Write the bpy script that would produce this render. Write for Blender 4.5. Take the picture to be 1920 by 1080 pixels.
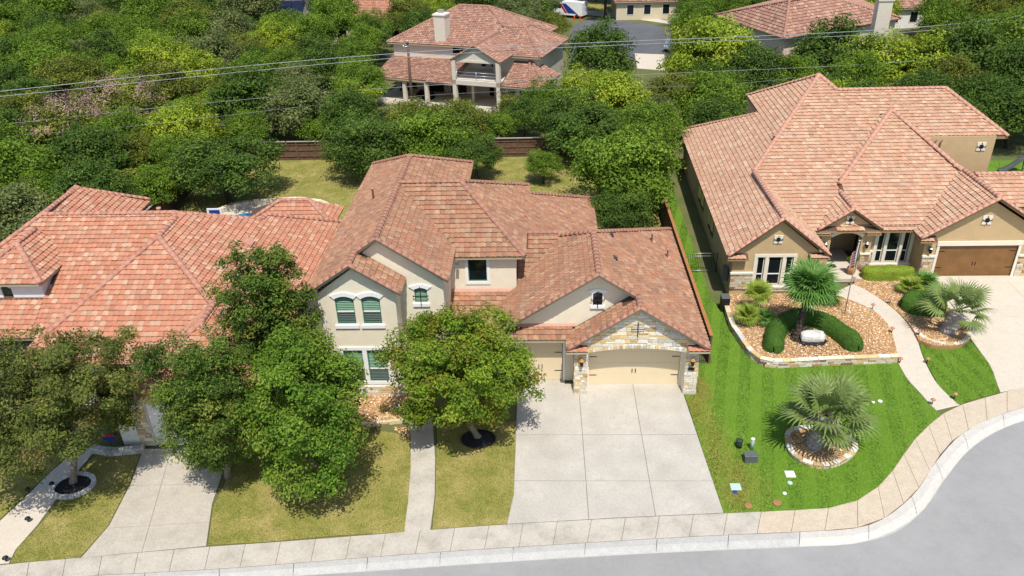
import bpy, math, random
import numpy as np
from mathutils import Matrix, Vector
random.seed(7); RNG = np.random.default_rng(7)
for o in list(bpy.data.objects): bpy.data.objects.remove(o)
scene = bpy.context.scene
COL = scene.collection

# ------------------------------------------------------------------ camera
FPX = 1500.0; PITCH, YAW, ROLL = (math.radians(a) for a in (29.0, -2.627, 1.77))
CAM = np.array([-4.8388, -36.1641, 26.1666])
_f = np.array([math.sin(YAW)*math.cos(PITCH), math.cos(YAW)*math.cos(PITCH), -math.sin(PITCH)])
_r0 = np.array([math.cos(YAW), -math.sin(YAW), 0]); _d0 = np.cross(_f, _r0)
_r = _r0*math.cos(ROLL)+_d0*math.sin(ROLL); _d = -_r0*math.sin(ROLL)+_d0*math.cos(ROLL)
CM = np.array([_r, _d, _f])
cd = bpy.data.cameras.new('camera'); cam = bpy.data.objects.new('camera', cd); COL.objects.link(cam)
cam.matrix_world = Matrix(((_r[0], -_d[0], -_f[0], CAM[0]), (_r[1], -_d[1], -_f[1], CAM[1]), (_r[2], -_d[2], -_f[2], CAM[2]), (0, 0, 0, 1)))
cd.sensor_width = 36; cd.lens = 36*FPX/1920; cd.clip_end = 3000; cd.clip_start = .5
scene.camera = cam

# ------------------------------------------------------------------ sky, sun, exposure
SUN_EL, SUN_AZ = math.radians(62), math.radians(9)      # azimuth: from the street side, a little to the right
sd = Vector((math.sin(SUN_AZ)*math.cos(SUN_EL), -math.cos(SUN_AZ)*math.cos(SUN_EL), math.sin(SUN_EL)))
world = bpy.data.worlds.new('World'); scene.world = world; world.use_nodes = True
nt = world.node_tree; bg = nt.nodes['Background']; sk = nt.nodes.new('ShaderNodeTexSky')
sk.sky_type = 'NISHITA'; sk.sun_disc = False; sk.sun_elevation = SUN_EL
sk.sun_rotation = math.atan2(sd.x, sd.y)
nt.links.new(sk.outputs[0], bg.inputs[0]); bg.inputs[1].default_value = 0.14
sl = bpy.data.lights.new('sun', 'SUN'); sun = bpy.data.objects.new('sun', sl); COL.objects.link(sun)
sl.energy = 4.4; sl.angle = math.radians(.5); sl.color = (1, .95, .87)
sun.rotation_euler = sd.to_track_quat('Z', 'Y').to_euler(); sun.location = (0, -30, 80)
scene.view_settings.view_transform = 'Standard'; scene.view_settings.look = 'None'
scene.view_settings.exposure = 0.18; scene.view_settings.gamma = 1
scene.render.resolution_x = 1024; scene.render.resolution_y = 576

# ------------------------------------------------------------------ pixel -> place
def ray(px, py): return CM.T @ np.array([(px-960)/FPX, (py-540)/FPX, 1.])
def at(px, py, z=0.):
    d = ray(px, py); t = (z-CAM[2])/d[2]; return CAM+d*t
def atp(pts, z=0.): return [tuple(at(x, y, z)[:2]) for x, y in pts]
def zm(ox, oy, k): return lambda pts: [(ox+x/k, oy+y/k) for x, y in pts]
def proj(p):
    c = CM @ (np.asarray(p, float)-CAM); return 960+FPX*c[0]/c[2], 540+FPX*c[1]/c[2], c[2]

# ------------------------------------------------------------------ materials
def lin(r, g, b): return tuple(((c/255)/12.92 if c/255 <= .04045 else ((c/255+.055)/1.055)**2.4) for c in (r, g, b))
MATS = {}
def mat(name, col, rough=.8, var=.12, scale=3., bump=0., bscale=40., attr=None, spec=.3, col2=None, detail=6, transl=0., metal=0., stain=None, fine=0.):
    m = bpy.data.materials.new(name); m.use_nodes = True; N = m.node_tree.nodes; L = m.node_tree.links
    b = N['Principled BSDF']; b.inputs['Roughness'].default_value = rough; b.inputs['Specular IOR Level'].default_value = spec; b.inputs['Metallic'].default_value = metal
    geo = N.new('ShaderNodeNewGeometry')
    nz = N.new('ShaderNodeTexNoise'); nz.inputs['Scale'].default_value = scale; nz.inputs['Detail'].default_value = detail; nz.inputs['Roughness'].default_value = .65
    L.new(geo.outputs['Position'], nz.inputs['Vector'])
    mix = N.new('ShaderNodeMix'); mix.data_type = 'RGBA'
    rp = N.new('ShaderNodeMapRange'); rp.inputs[1].default_value = .3; rp.inputs[2].default_value = .7; L.new(nz.outputs[0], rp.inputs[0]); L.new(rp.outputs[0], mix.inputs[0])
    if attr:
        a = N.new('ShaderNodeAttribute'); a.attribute_name = attr
        mul = N.new('ShaderNodeMix'); mul.data_type = 'RGBA'; mul.blend_type = 'MULTIPLY'; mul.inputs[0].default_value = 1
        mix.inputs[6].default_value = (1-var,)*3+(1,); mix.inputs[7].default_value = (1+var,)*3+(1,)
        L.new(a.outputs['Color'], mul.inputs[6]); L.new(mix.outputs[2], mul.inputs[7]); out = mul.outputs[2]
    else:
        c2 = col2 or tuple(min(1, c*(1+var)) for c in col); c1 = col if col2 else tuple(c*(1-var) for c in col)
        mix.inputs[6].default_value = (*c1, 1); mix.inputs[7].default_value = (*c2, 1); out = mix.outputs[2]
    if stain:       # blotches of a second colour with a shape of their own
        s2 = N.new('ShaderNodeTexNoise'); s2.inputs['Scale'].default_value = stain[1]; s2.inputs['Detail'].default_value = 8; s2.inputs['Roughness'].default_value = .7
        L.new(geo.outputs['Position'], s2.inputs['Vector'])
        r2 = N.new('ShaderNodeMapRange'); r2.inputs[1].default_value = stain[2]; r2.inputs[2].default_value = stain[3]; r2.inputs[4].default_value = stain[4]
        L.new(s2.outputs[0], r2.inputs[0]); mm = N.new('ShaderNodeMix'); mm.data_type = 'RGBA'; L.new(r2.outputs[0], mm.inputs[0])
        L.new(out, mm.inputs[6]); mm.inputs[7].default_value = (*stain[0], 1); out = mm.outputs[2]
    if fine:
        n3 = N.new('ShaderNodeTexNoise'); n3.inputs['Scale'].default_value = 16; n3.inputs['Detail'].default_value = 3; L.new(geo.outputs['Position'], n3.inputs['Vector'])
        r3 = N.new('ShaderNodeMapRange'); r3.inputs[1].default_value = .3; r3.inputs[2].default_value = .7; r3.inputs[3].default_value = 1-fine; r3.inputs[4].default_value = 1+fine; L.new(n3.outputs[0], r3.inputs[0])
        m3 = N.new('ShaderNodeMix'); m3.data_type = 'RGBA'; m3.blend_type = 'MULTIPLY'; m3.inputs[0].default_value = 1; L.new(out, m3.inputs[6]); L.new(r3.outputs[0], m3.inputs[7]); out = m3.outputs[2]
    L.new(out, b.inputs['Base Color'])
    if bump:
        n2 = N.new('ShaderNodeTexNoise'); n2.inputs['Scale'].default_value = bscale; n2.inputs['Detail'].default_value = 4; L.new(geo.outputs['Position'], n2.inputs['Vector'])
        bp = N.new('ShaderNodeBump'); bp.inputs['Strength'].default_value = bump; bp.inputs['Distance'].default_value = .02; L.new(n2.outputs[0], bp.inputs['Height']); L.new(bp.outputs[0], b.inputs['Normal'])
    if transl:
        t = N.new('ShaderNodeBsdfTranslucent'); L.new(out, t.inputs[0]); ms = N.new('ShaderNodeMixShader'); ms.inputs[0].default_value = transl
        L.new(b.outputs[0], ms.inputs[1]); L.new(t.outputs[0], ms.inputs[2]); L.new(ms.outputs[0], N['Material Output'].inputs[0])
    MATS[name] = m; return m
mat('tile', (1, 1, 1), .8, .16, 5., .35, 60, attr='tone', spec=.25, stain=((.16, .105, .08), .8, .46, .78, .6))
mat('tile_clean', (1, 1, 1), .75, .12, 6., .3, 60, attr='tone', spec=.25, stain=((.28, .16, .12), 1.2, .52, .85, .35))
mat('deck', (.10, .06, .045), .9)
mat('fascia', (.42, .35, .23), .7, .06)
mat('fascia_tan', (.30, .20, .10), .7, .06)
mat('stucco', (.77, .70, .54), .9, .045, 1.6, .5, 90, stain=((.66, .58, .43), .7, .55, .85, .35))
mat('stucco_white', (.74, .72, .68), .9, .04, 1.6, .5, 90)
mat('stucco_tan', (0.500, 0.360, 0.195), .9, .06, 1.6, .5, 90, stain=((.36, .24, .115), .7, .55, .85, .3))
mat('trim', (0.795, 0.795, 0.776), .6, .03)
mat('trim_cream', (.72, .66, .54), .7, .05)
mat('door_cream', (.68, .56, .37), .55, .03, 1.)
mat('door_wood', (0.200, 0.100, 0.035), .5, .22, 1.2, .15, 30)
mat('iron', (.012, .012, .013), .5, .2, metal=.3)
mat('glass', (.008, .012, .014), .06, .2, spec=.6)
mat('glass_green', (.015, .05, .038), .08, .2, spec=.6)
mat('frame_green', (.035, .16, .10), .5, .05)
mat('blind', (.16, .30, .20), .6, .15)
mat('blind_low', (.07, .105, .09), .6, .15)
mat('mortar', (.72, .68, .60), .95, .1, 10, .3)
mat('stone', (1, 1, 1), .9, .22, 9., .8, 30, attr='tone', spec=.2)
mat('concrete', (0.480, 0.445, 0.385), .9, .10, 2.2, .25, 140, stain=((.37, .34, .29), .55, .45, .64, .7), fine=.11)
mat('concrete_walk', (0.485, 0.445, 0.375), .9, .10, 2.2, .25, 140, stain=((.30, .265, .215), 1.1, .46, .62, .62), fine=.11)
mat('concrete_warm', (0.520, 0.435, 0.325), .9, .08, 2., .25, 140, stain=((.47, .37, .26), .6, .5, .75, .5), fine=.11)
mat('concrete_pale', (0.558, 0.493, 0.400), .9, .06, 2., .2, 140, stain=((.52, .44, .34), .5, .5, .75, .5), fine=.11)
mat('kerb', (0.428, 0.419, 0.391), .9, .08, 2.5, .25, 100, stain=((.38, .36, .33), 1.3, .5, .68, .5), fine=.11)
mat('kerb_new', (0.521, 0.493, 0.442), .9, .07, 2.5, .25, 100, fine=.11)
mat('asphalt', (0.293, 0.288, 0.279), .95, .05, 3., .5, 220, stain=((.385, .378, .365), .22, .42, .72, .6), fine=.05)
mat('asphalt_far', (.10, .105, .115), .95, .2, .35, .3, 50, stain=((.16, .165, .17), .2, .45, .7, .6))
mat('joint', (.20, .18, .15), .95, .2)
mat('concrete_grey', (.46, .415, .345), .9, .08, 2., .25, 140, stain=((.37, .33, .27), .6, .45, .66, .6), fine=.11)
mat('soil', (.16, .14, .06), .95, .35, .5, .6, 6, col2=(.08, .12, .03))
mat('bare_soil', (.17, .115, .065), .95, .3, 2.)
mat('lawn_dry', (.27, .245, .06), .95, .2, 2.2, .7, 60, col2=(.17, .19, .035), stain=((.42, .33, .13), .6, .44, .68, .8), fine=.3)
mat('lawn_green', (.10, .205, .016), .95, .2, .7, .7, 60, col2=(.145, .25, .024), fine=.2)
mat('blade_dry', (.31, .28, .07), .9, .3, 2.2, col2=(.19, .215, .035), transl=.3, stain=((.48, .39, .16), .6, .42, .66, .8), fine=.3)
mat('blade_green', (.11, .235, .016), .9, .3, .8, col2=(.17, .30, .03), transl=.3, fine=.25)
mat('blade_green_b', (.145, .285, .022), .9, .25, .8, col2=(.205, .34, .036), transl=.3, fine=.2)  # lighter copy of the green blade: sheen of laid grass put into the colour
mat('blade_yellow', (.40, .40, .07), .9, .3, 1.5, col2=(.52, .46, .14), transl=.3)
mat('gravel', (1, 1, 1), .85, .3, 20, attr='tone')
mat('gravel_bed', (.38, .22, .10), .95, .4, 14, .9, 30)
mat('hedge_light', (.17, .24, .02), .9, .3, 8, .8, 40)
mat('mulch_black', (.018, .017, .018), .95, .4, 14, .9, 40)
mat('mulch_brown', (.075, .042, .026), .95, .4, 14, .9, 40)
mat('bark', (.20, .165, .13), .95, .35, 6, .9, 14)
mat('bark_dark', (.075, .055, .042), .95, .35, 6, .9, 14)
mat('palm_bark', (.30, .27, .25), .95, .4, 8, .9, 20)
mat('palm_frond', (.13, .21, .055), .5, .25, 4, col2=(.25, .30, .09), transl=.25)
mat('palm_light', (.19, .31, .035), .55, .25, 4, col2=(.36, .40, .06), transl=.25)
mat('palm_deep', (0.081, 0.230, 0.041), .5, .25, 4, col2=(.16, .28, .05), transl=.25)
mat('palm_flower', (.62, .52, .40), .8, .1)
mat('hedge', (.05, .11, .012), .9, .3, 8, .8, 40)
mat('leaf', (1, 1, 1), .6, .12, 2.5, attr='tone', spec=.2, transl=.32)
mat('blossom', (.40, .20, .21), .8, .3, 6, col2=(.50, .33, .30), transl=.2)
mat('fence_wood', (0.135, 0.078, 0.048), .85, .3, 3., .4, 20)
mat('fence_cap', (.36, .155, .06), .8, .15, 3.)
mat('fence_pale', (.36, .31, .26), .85, .15, 3.)
mat('pole_wood', (.13, .075, .05), .9, .25, 5, .4, 20)
mat('wire', (.34, .36, .38), .5, .05)
mat('steel', (.55, .56, .57), .35, .05, metal=.7)
mat('white_paint', (.8, .8, .8), .4, .03)
mat('blue_paint', (.02, .045, .25), .4, .05)
mat('red_paint', (.45, .02, .02), .5, .05)
mat('orange_plastic', (.75, .10, .03), .5, .05)
mat('terracotta', (.48, .20, .12), .8, .1)
mat('clay_pot', (.33, .17, .07), .7, .15)
mat('black_plastic', (.012, .012, .013), .5, .1)
mat('grey_plastic', (.10, .115, .11), .6, .1)
mat('green_plastic', (.03, .05, .035), .6, .1)
mat('pale_pvc', (.42, .55, .50), .5, .05)
mat('boulder', (.62, .60, .55), .95, .25, 4., .8, 12, stain=((.25, .23, .19), 2.2, .5, .7, .6))
mat('water', (.02, .17, .38), .05, .1, spec=.5)
mat('vent_pink', (.50, .25, .19), .7, .06)
mat('copper', (.45, .22, .06), .5, .1)
mat('lead', (.035, .033, .035), .7, .2)
mat('plaque', (.02, .018, .018), .6)
mat('solar', (.012, .016, .035), .15, .1)
mat('tyre', (.015, .015, .015), .8)
mat('far_wall', (.62, .55, .45), .9, .05)
mat('far_cream', (.60, .52, .36), .9, .05)
mat('dark_room', (.03, .026, .022), .9)  # near-black: the dimness of unlit rooms put into the colour

# ------------------------------------------------------------------ objects
WL = {}
def wl(o): return WL.get(o.name, (0., 0., 0.)) if o else (0., 0., 0.)
def tag(o, label=None, cat=None, group=None, kind=None):
    if label: o['label'] = label
    if cat: o['category'] = cat
    if group: o['group'] = group
    if kind: o['kind'] = kind
    return o
def thing(name, label, cat, loc=(0, 0, 0), group=None):
    o = bpy.data.objects.new(name, None); COL.objects.link(o); o.location = loc; o.empty_display_size = .3
    WL[o.name] = tuple(float(v) for v in loc); return tag(o, label, cat, group)
def link(name, me, parent=None, M=None):
    o = bpy.data.objects.new(name, me); COL.objects.link(o); o.parent = parent
    if M is not None:
        p = wl(parent); M = M.copy(); M[0][3] -= p[0]; M[1][3] -= p[1]; M[2][3] -= p[2]; o.matrix_basis = M
    WL[o.name] = wl(parent) if M is None else wl(parent); return o
class MB:
    def __init__(s): s.v = []; s.f = []; s.m = []; s.mats = []; s.sm = []; s.tone = []
    def mi(s, m):
        if m not in s.mats: s.mats.append(m)
        return s.mats.index(m)
    def add(s, vs, fs, m, smooth=False, tone=None):
        n = len(s.v); s.v += [tuple(map(float, v)) for v in vs]; k = s.mi(m)
        for f in fs: s.f.append(tuple(i+n for i in f)); s.m.append(k); s.sm.append(smooth)
        s.tone += [tone or (1, 1, 1)]*len(vs); return s
    def box(s, x0, x1, y0, y1, z0, z1, m, tone=None):
        v = [(x, y, z) for z in (z0, z1) for y in (y0, y1) for x in (x0, x1)]
        return s.add(v, [(0, 2, 3, 1), (4, 5, 7, 6), (0, 1, 5, 4), (2, 6, 7, 3), (0, 4, 6, 2), (1, 3, 7, 5)], m, tone=tone)
    def bbox(s, x0, x1, y0, y1, z0, z1, m, b=.012, tone=None):     # box with its top edges eased
        a = [(x0, y0), (x1, y0), (x1, y1), (x0, y1)]; return s.slab(a, z0, z1, m, b, tone)
    def slab(s, poly, z0, z1, m, b=.012, tone=None):
        n = len(poly); P = np.array(poly, float); 
        if area2(P) < 0: P = P[::-1]
        zt = (lambda x, y: z1) if not callable(z1) else z1
        Q = inset(P, b)
        v = [(x, y, z0 if not callable(z1) else zt(x, y)-.15) for x, y in P]+[(x, y, zt(x, y)-b*.7) for x, y in P]+[(x, y, zt(x, y)) for x, y in Q]
        f = [tuple(range(n-1, -1, -1)), tuple(2*n+i for i in range(n))]
        for i in range(n):
            j = (i+1) % n; f += [(i, j, n+j, n+i), (n+i, n+j, 2*n+j, 2*n+i)]
        return s.add(v, f, m, tone=tone)
    def prism(s, P3, nrm, th, m, ms=None):      # polygon (3D) pushed along nrm by th
        n = len(P3); P3 = [np.array(p, float) for p in P3]; d = np.array(nrm, float)*th
        v = [p for p in P3]+[p+d for p in P3]
        s.add(v, [tuple(range(n))], m)
        if ms is None: ms = m
        s.add(v, [tuple(range(2*n-1, n-1, -1))]+[((i+1) % n, i, n+i, n+(i+1) % n) for i in range(n)], ms); return s
    def tube(s, pts, rad, m, seg=6, cap=True, smooth=True, tone=None):
        pts = [np.array(p, float) for p in pts]; rad = rad if hasattr(rad, '__len__') else [rad]*len(pts)
        v = []; f = []; n = len(pts); a = None
        for i, p in enumerate(pts):
            t = pts[min(i+1, n-1)]-pts[max(i-1, 0)]; t = t/(np.linalg.norm(t)+1e-9)
            if a is None: a = np.cross(t, (0, 0, 1) if abs(t[2]) < .9 else (1, 0, 0))
            a = a-t*np.dot(a, t); a /= (np.linalg.norm(a)+1e-9); b = np.cross(t, a)
            for k in range(seg):
                w = 2*math.pi*k/seg; v.append(p+rad[i]*(a*math.cos(w)+b*math.sin(w)))
        for i in range(n-1):
            for k in range(seg):
                k2 = (k+1) % seg; f.append((i*seg+k, i*seg+k2, (i+1)*seg+k2, (i+1)*seg+k))
        if cap: f += [tuple(range(seg-1, -1, -1)), tuple((n-1)*seg+k for k in range(seg))]
        return s.add(v, f, m, smooth, tone)
    def lathe(s, c, prof, m, seg=14, smooth=True):
        return s.tube([(c[0], c[1], c[2]+z) for r, z in prof], [r for r, z in prof], m, seg, True, smooth)
    def mesh(s, name, off=(0, 0, 0)):
        me = bpy.data.meshes.new(name); o = np.array(off)
        me.from_pydata([tuple(np.array(v)-o) for v in s.v], [], s.f)
        for m in s.mats: me.materials.append(MATS[m])
        me.polygons.foreach_set('material_index', s.m); me.polygons.foreach_set('use_smooth', s.sm)
        if any(m in ('stone', 'tile', 'tile_clean', 'leaf', 'gravel') for m in s.mats):
            a = me.color_attributes.new('tone', 'FLOAT_COLOR', 'POINT'); a.data.foreach_set('color', np.hstack([np.array(s.tone), np.ones((len(s.v), 1))]).ravel())
        me.update(); return me
    def build(s, name, parent=None, label=None):
        o = link(name, s.mesh(name, wl(parent)), parent)
        if label: o['label'] = label
        return o
def area2(P): x, y = P[:, 0], P[:, 1]; return float(np.dot(x, np.roll(y, -1))-np.dot(y, np.roll(x, -1)))
def inset(P, b):
    n = len(P); Q = []
    for i in range(n):
        e1 = P[i]-P[i-1]; e2 = P[(i+1) % n]-P[i]; e1 = e1/(np.linalg.norm(e1)+1e-9); e2 = e2/(np.linalg.norm(e2)+1e-9)
        n1 = np.array([-e1[1], e1[0]]); n2 = np.array([-e2[1], e2[0]]); m = n1+n2; k = max(.35, 1+np.dot(n1, n2)); Q.append(P[i]+m*b/k)
    return np.array(Q)
def inpoly(x, y, P):
    x = np.asarray(x); y = np.asarray(y); r = np.zeros(x.shape, bool); n = len(P)
    for i in range(n):
        x1, y1 = P[i][0], P[i][1]; x2, y2 = P[(i+1) % n][0], P[(i+1) % n][1]
        c = ((y1 > y) != (y2 > y)); 
        with np.errstate(divide='ignore', invalid='ignore'): r ^= c & (x < (x2-x1)*(y-y1)/(y2-y1+1e-12)+x1)
    return r
def clip(poly, cl):         # convex clip
    out = list(poly); P = np.array(cl)
    if area2(P) < 0: cl = cl[::-1]
    for i in range(len(cl)):
        a, b = cl[i], cl[(i+1) % len(cl)]; src, out = out, []
        f = lambda p: (b[0]-a[0])*(p[1]-a[1])-(b[1]-a[1])*(p[0]-a[0])
        for j in range(len(src)):
            p, q = src[j-1], src[j]; fp, fq = f(p), f(q)
            if (fp >= 0) != (fq >= 0): t = fp/(fp-fq); out.append((p[0]+(q[0]-p[0])*t, p[1]+(q[1]-p[1])*t))
            if fq >= 0: out.append(q)
        if not out: return []
    return out
def np_mesh(name, V, Q, mats, tone=None, smooth=False):      # V (n,3), Q (m,k)
    me = bpy.data.meshes.new(name); n, (m, k) = len(V), Q.shape
    me.vertices.add(n); me.vertices.foreach_set('co', V.astype(np.float32).ravel())
    me.loops.add(m*k); me.loops.foreach_set('vertex_index', Q.astype(np.int32).ravel())
    me.polygons.add(m); me.polygons.foreach_set('loop_start', np.arange(0, m*k, k, dtype=np.int32))
    try: me.polygons.foreach_set('loop_total', np.full(m, k, np.int32))
    except Exception: pass
    for x in mats: me.materials.append(MATS[x])
    me.update(calc_edges=True)
    me.polygons.foreach_set('use_smooth', np.full(m, bool(smooth)))
    if tone is not None:
        a = me.color_attributes.new('tone', 'FLOAT_COLOR', 'POINT'); a.data.foreach_set('color', np.hstack([tone, np.ones((n, 1))]).astype(np.float32).ravel())
    return me
def struct(name, mb, label=None): o = mb.build(name); o['kind'] = 'structure'; return o

# ------------------------------------------------------------------ roofs: decks, tiles, caps
TW, TE = .30, .315
def tile_template(w=TW, e=TE, rise=.045):
    us = np.linspace(0, 1, 7); V = []; Q = []
    prof = lambda u: rise*(.5-.5*math.cos(2*math.pi*(u+.12)))
    for (y, dz) in ((0, .064), (e+.03, .004)):
        for u in us: V.append(((u-.5)*w*1.03, y, prof(u)+dz))
    for u in us: V.append(((u-.5)*w*1.03, .004, prof(u)+.046))
    n = 7
    for i in range(n-1): Q += [(i, i+1, n+i+1, n+i), (2*n+i, 2*n+i+1, i+1, i)]
    return np.array(V), np.array(Q)
TV, TQ = tile_template()
class Face:
    def __init__(s, pts, tiles=True):
        s.p = np.array(pts, float); c = s.p.mean(0); 
        A = np.c_[s.p[:, 0], s.p[:, 1], np.ones(len(pts))]; s.abc = np.linalg.lstsq(A, s.p[:, 2], rcond=None)[0]; s.p[:, 2] = A@s.abc
        n = np.array([-s.abc[0], -s.abc[1], 1]); s.n = n/np.linalg.norm(n); d = np.array([s.abc[0], s.abc[1], s.abc[0]**2+s.abc[1]**2])
        s.up = d/np.linalg.norm(d); s.c = np.cross(s.up, s.n); s.tiles = tiles
    def z(s, x, y): return s.abc[0]*x+s.abc[1]*y+s.abc[2]
CAPV = {}
def cap_mesh(key, col, L, r, m):
    k = (key, L, r)
    if k not in CAPV:
        mb = MB(); seg = 6
        v = []; 
        for (x, rr, dz) in ((-.03, r*1.08, .012), (L, r*.94, 0), ):
            for i in range(seg+1):
                a = math.pi*(i/seg); v.append((x, -rr*math.cos(a)*1.05, rr*math.sin(a)*.85+dz-.015))
        f = [(i, i+1, seg+2+i, seg+1+i) for i in range(seg)]+[tuple(range(seg, -1, -1)), tuple(seg+1+i for i in range(seg+1))]
        mb.add(v, f, m, tone=col); mb.sm = [i < seg for i in range(len(f))]; CAPV[k] = mb.mesh('ridge_cap')
    return CAPV[k]
def jit(c, s=.06): k = 1+random.uniform(-s, s); return tuple(max(0, min(1, x*k)) for x in c)
def make_roof(house, faces, foots, palette, m='tile', caps=(), capcol=None, rakes=(), fascia='fascia', nind=300, zoff=0, tsz=1.0, key='a', capr=.15):
    """faces: list of Face; deck is one part 'roof', its tiles and caps are sub-parts"""
    mb = MB()
    for F in faces:
        mb.prism([p-F.n*.0 for p in F.p], (0, 0, -1), .17, 'deck', fascia)
    # orient deck tops up
    roof = mb.build('roof', house)
    P = []; Rm = []
    for fi, F in enumerate(faces):
        if not F.tiles: continue
        o = F.p[np.argmin(F.p[:, 2])]; uv = np.array([((p-o)@F.c, (p-o)@F.up) for p in F.p])
        e, w = TE*tsz, TW*tsz
        vs = np.arange(uv[:, 1].min()-.03, uv[:, 1].max(), e); us = np.arange(uv[:, 0].min(), uv[:, 0].max()+w, w)
        U, Vv = np.meshgrid(us, vs); U = U.ravel(); Vv = Vv.ravel()
        ok = inpoly(U, Vv+e*.5, uv)
        U, Vv = U[ok], Vv[ok]; pos = o+np.outer(U, F.c)+np.outer(Vv, F.up); ctr = pos+F.up*e*.5
        hid = np.zeros(len(pos), bool)
        infoot = np.zeros(len(pos), bool)
        for (fp, zt) in foots: infoot |= inpoly(ctr[:, 0], ctr[:, 1], fp) & (ctr[:, 2] < zt)
        for gi, G in enumerate(faces):
            if gi == fi: continue
            dz = G.z(ctr[:, 0], ctr[:, 1])-ctr[:, 2]; ins = inpoly(ctr[:, 0], ctr[:, 1], G.p)
            hid |= ins & (dz > .1) & (dz < .9)
        keep = ~(hid | infoot); P.append(pos[keep]); Rm.append(np.tile(np.array([F.c, F.up, F.n]), (keep.sum(), 1, 1)))
    P = np.vstack(P); Rm = np.vstack(Rm); n = len(P)
    cols = np.array([p[0] for p in palette]); wts = np.array([p[1] for p in palette], float); ids = RNG.choice(len(palette), n, p=wts/wts.sum())
    dv = CAM-P; dist = np.linalg.norm(dv, axis=1); facing = np.einsum('ij,ij->i', dv/dist[:, None], Rm[:, 2]); score = facing/dist
    px = np.array([proj(p)[:2] for p in P]); inv = (px[:, 0] > 5) & (px[:, 0] < 1915) & (px[:, 1] > 5) & (px[:, 1] < 1075) & (facing > .05)
    order = np.argsort(-(score+inv*10)); ind = order[:nind]; rest = order[nind:]
    S = np.array([tsz, tsz, tsz]); jitr = RNG.normal(0, .006, n)
    tm = {}
    for i in ind:
        k = int(ids[i])*3+random.randrange(3)
        if k not in tm:
            c = jit(tuple(cols[ids[i]]), .1); tm[k] = np_mesh('roof_tile', TV*S, TQ, [m], np.tile(c, (len(TV), 1)))
        R = Rm[i]; M = Matrix(((R[0][0], R[1][0], R[2][0], P[i][0]), (R[0][1], R[1][1], R[2][1], P[i][1]), (R[0][2], R[1][2], R[2][2], P[i][2]+jitr[i]), (0, 0, 0, 1)))
        link('roof_tile', tm[k], roof, M)
    if len(rest):
        V = np.einsum('tk,nkj->ntj', TV*S, Rm[rest])+(P[rest]+np.c_[np.zeros(len(rest)), np.zeros(len(rest)), jitr[rest]])[:, None, :]
        nt_ = len(TV); Q = (TQ[None]+(np.arange(len(rest))*nt_)[:, None, None]).reshape(-1, 4)
        tn = cols[ids[rest]]*(1+RNG.uniform(-.12, .12, (len(rest), 1))); tn = np.repeat(tn, nt_, axis=0)
        o = link('roof_tiles', np_mesh('roof_tiles', V.reshape(-1, 3)-np.array(wl(roof)), Q, [m], tn), roof); o['kind'] = 'stuff'
    capcol = capcol or palette[0][0]; cc = [jit(capcol, .12) for _ in range(4)]
    def run(a, b, r, lift, step=.40):
        a = np.array(a, float); b = np.array(b, float); d = b-a; Ln = np.linalg.norm(d); d /= Ln; k = max(1, int(round(Ln/step))); st = Ln/k
        z = np.array([0, 0, 1.]); z = z-d*(z@d); z /= np.linalg.norm(z); y = np.cross(z, d)
        for i in range(k):
            q = a+d*st*i+z*lift; c = random.randrange(4)
            M = Matrix(((d[0], y[0], z[0], q[0]), (d[1], y[1], z[1], q[1]), (d[2], y[2], z[2], q[2]), (0, 0, 0, 1)))
            link('ridge_cap', cap_mesh(key+str(c), cc[c], round(st*1.08, 2), r, m), roof, M)
    for a, b in caps: run(a, b, capr, .055)
    for a, b in rakes: run(a, b, capr*.85, .03)
    return roof

# ------------------------------------------------------------------ walls, windows, stone
def facade(mb, x0, x1, z0, z1, y, holes, m, depth=.14, fr='trim'):
    """wall in the xz plane facing -y with rectangular openings and their reveals"""
    xs = sorted({x0, x1, *[h[0] for h in holes], *[h[1] for h in holes]}); zs = sorted({z0, z1, *[h[2] for h in holes], *[h[3] for h in holes]})
    for i in range(len(xs)-1):
        for j in range(len(zs)-1):
            cx, cz = (xs[i]+xs[i+1])/2, (zs[j]+zs[j+1])/2
            if any(h[0] < cx < h[1] and h[2] < cz < h[3] for h in holes): continue
            mb.add([(xs[i], y, zs[j]), (xs[i+1], y, zs[j]), (xs[i+1], y, zs[j+1]), (xs[i], y, zs[j+1])], [(0, 1, 2, 3)], m)
    for a, b, c, d in holes:
        v = [(a, y, c), (b, y, c), (b, y, d), (a, y, d)]; v += [(p, y+depth, r) for p, _, r in v]
        mb.add(v, [(0, 1, 5, 4), (1, 2, 6, 5), (2, 3, 7, 6), (3, 0, 4, 7)], m)
def arch_band(mb, cx, hw, z, rise, th, y0, y1, m, ext=.1, seg=10):
    """curved head trim over an opening"""
    v = []; 
    for i in range(seg+1):
        u = -1+2*i/seg; zz = z+rise*(1-u*u); nx = u*.35
        v += [(cx+u*hw, y0, zz), (cx+u*hw*1.0+nx*ext+u*ext*.6, y0, zz+th*(1-.12*abs(u))), (cx+u*hw, y1, zz), (cx+u*hw+nx*ext+u*ext*.6, y1, zz+th*(1-.12*abs(u)))]
    f = []
    for i in range(seg):
        a, b = 4*i, 4*i+4; f += [(a, b, b+1, a+1), (a+1, b+1, b+3, a+3), (a+2, a+3, b+3, b+2), (a, a+2, b+2, b)]
    f += [(0, 1, 3, 2), (4*seg, 4*seg+2, 4*seg+3, 4*seg+1)]
    mb.add(v, f, m)
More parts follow.
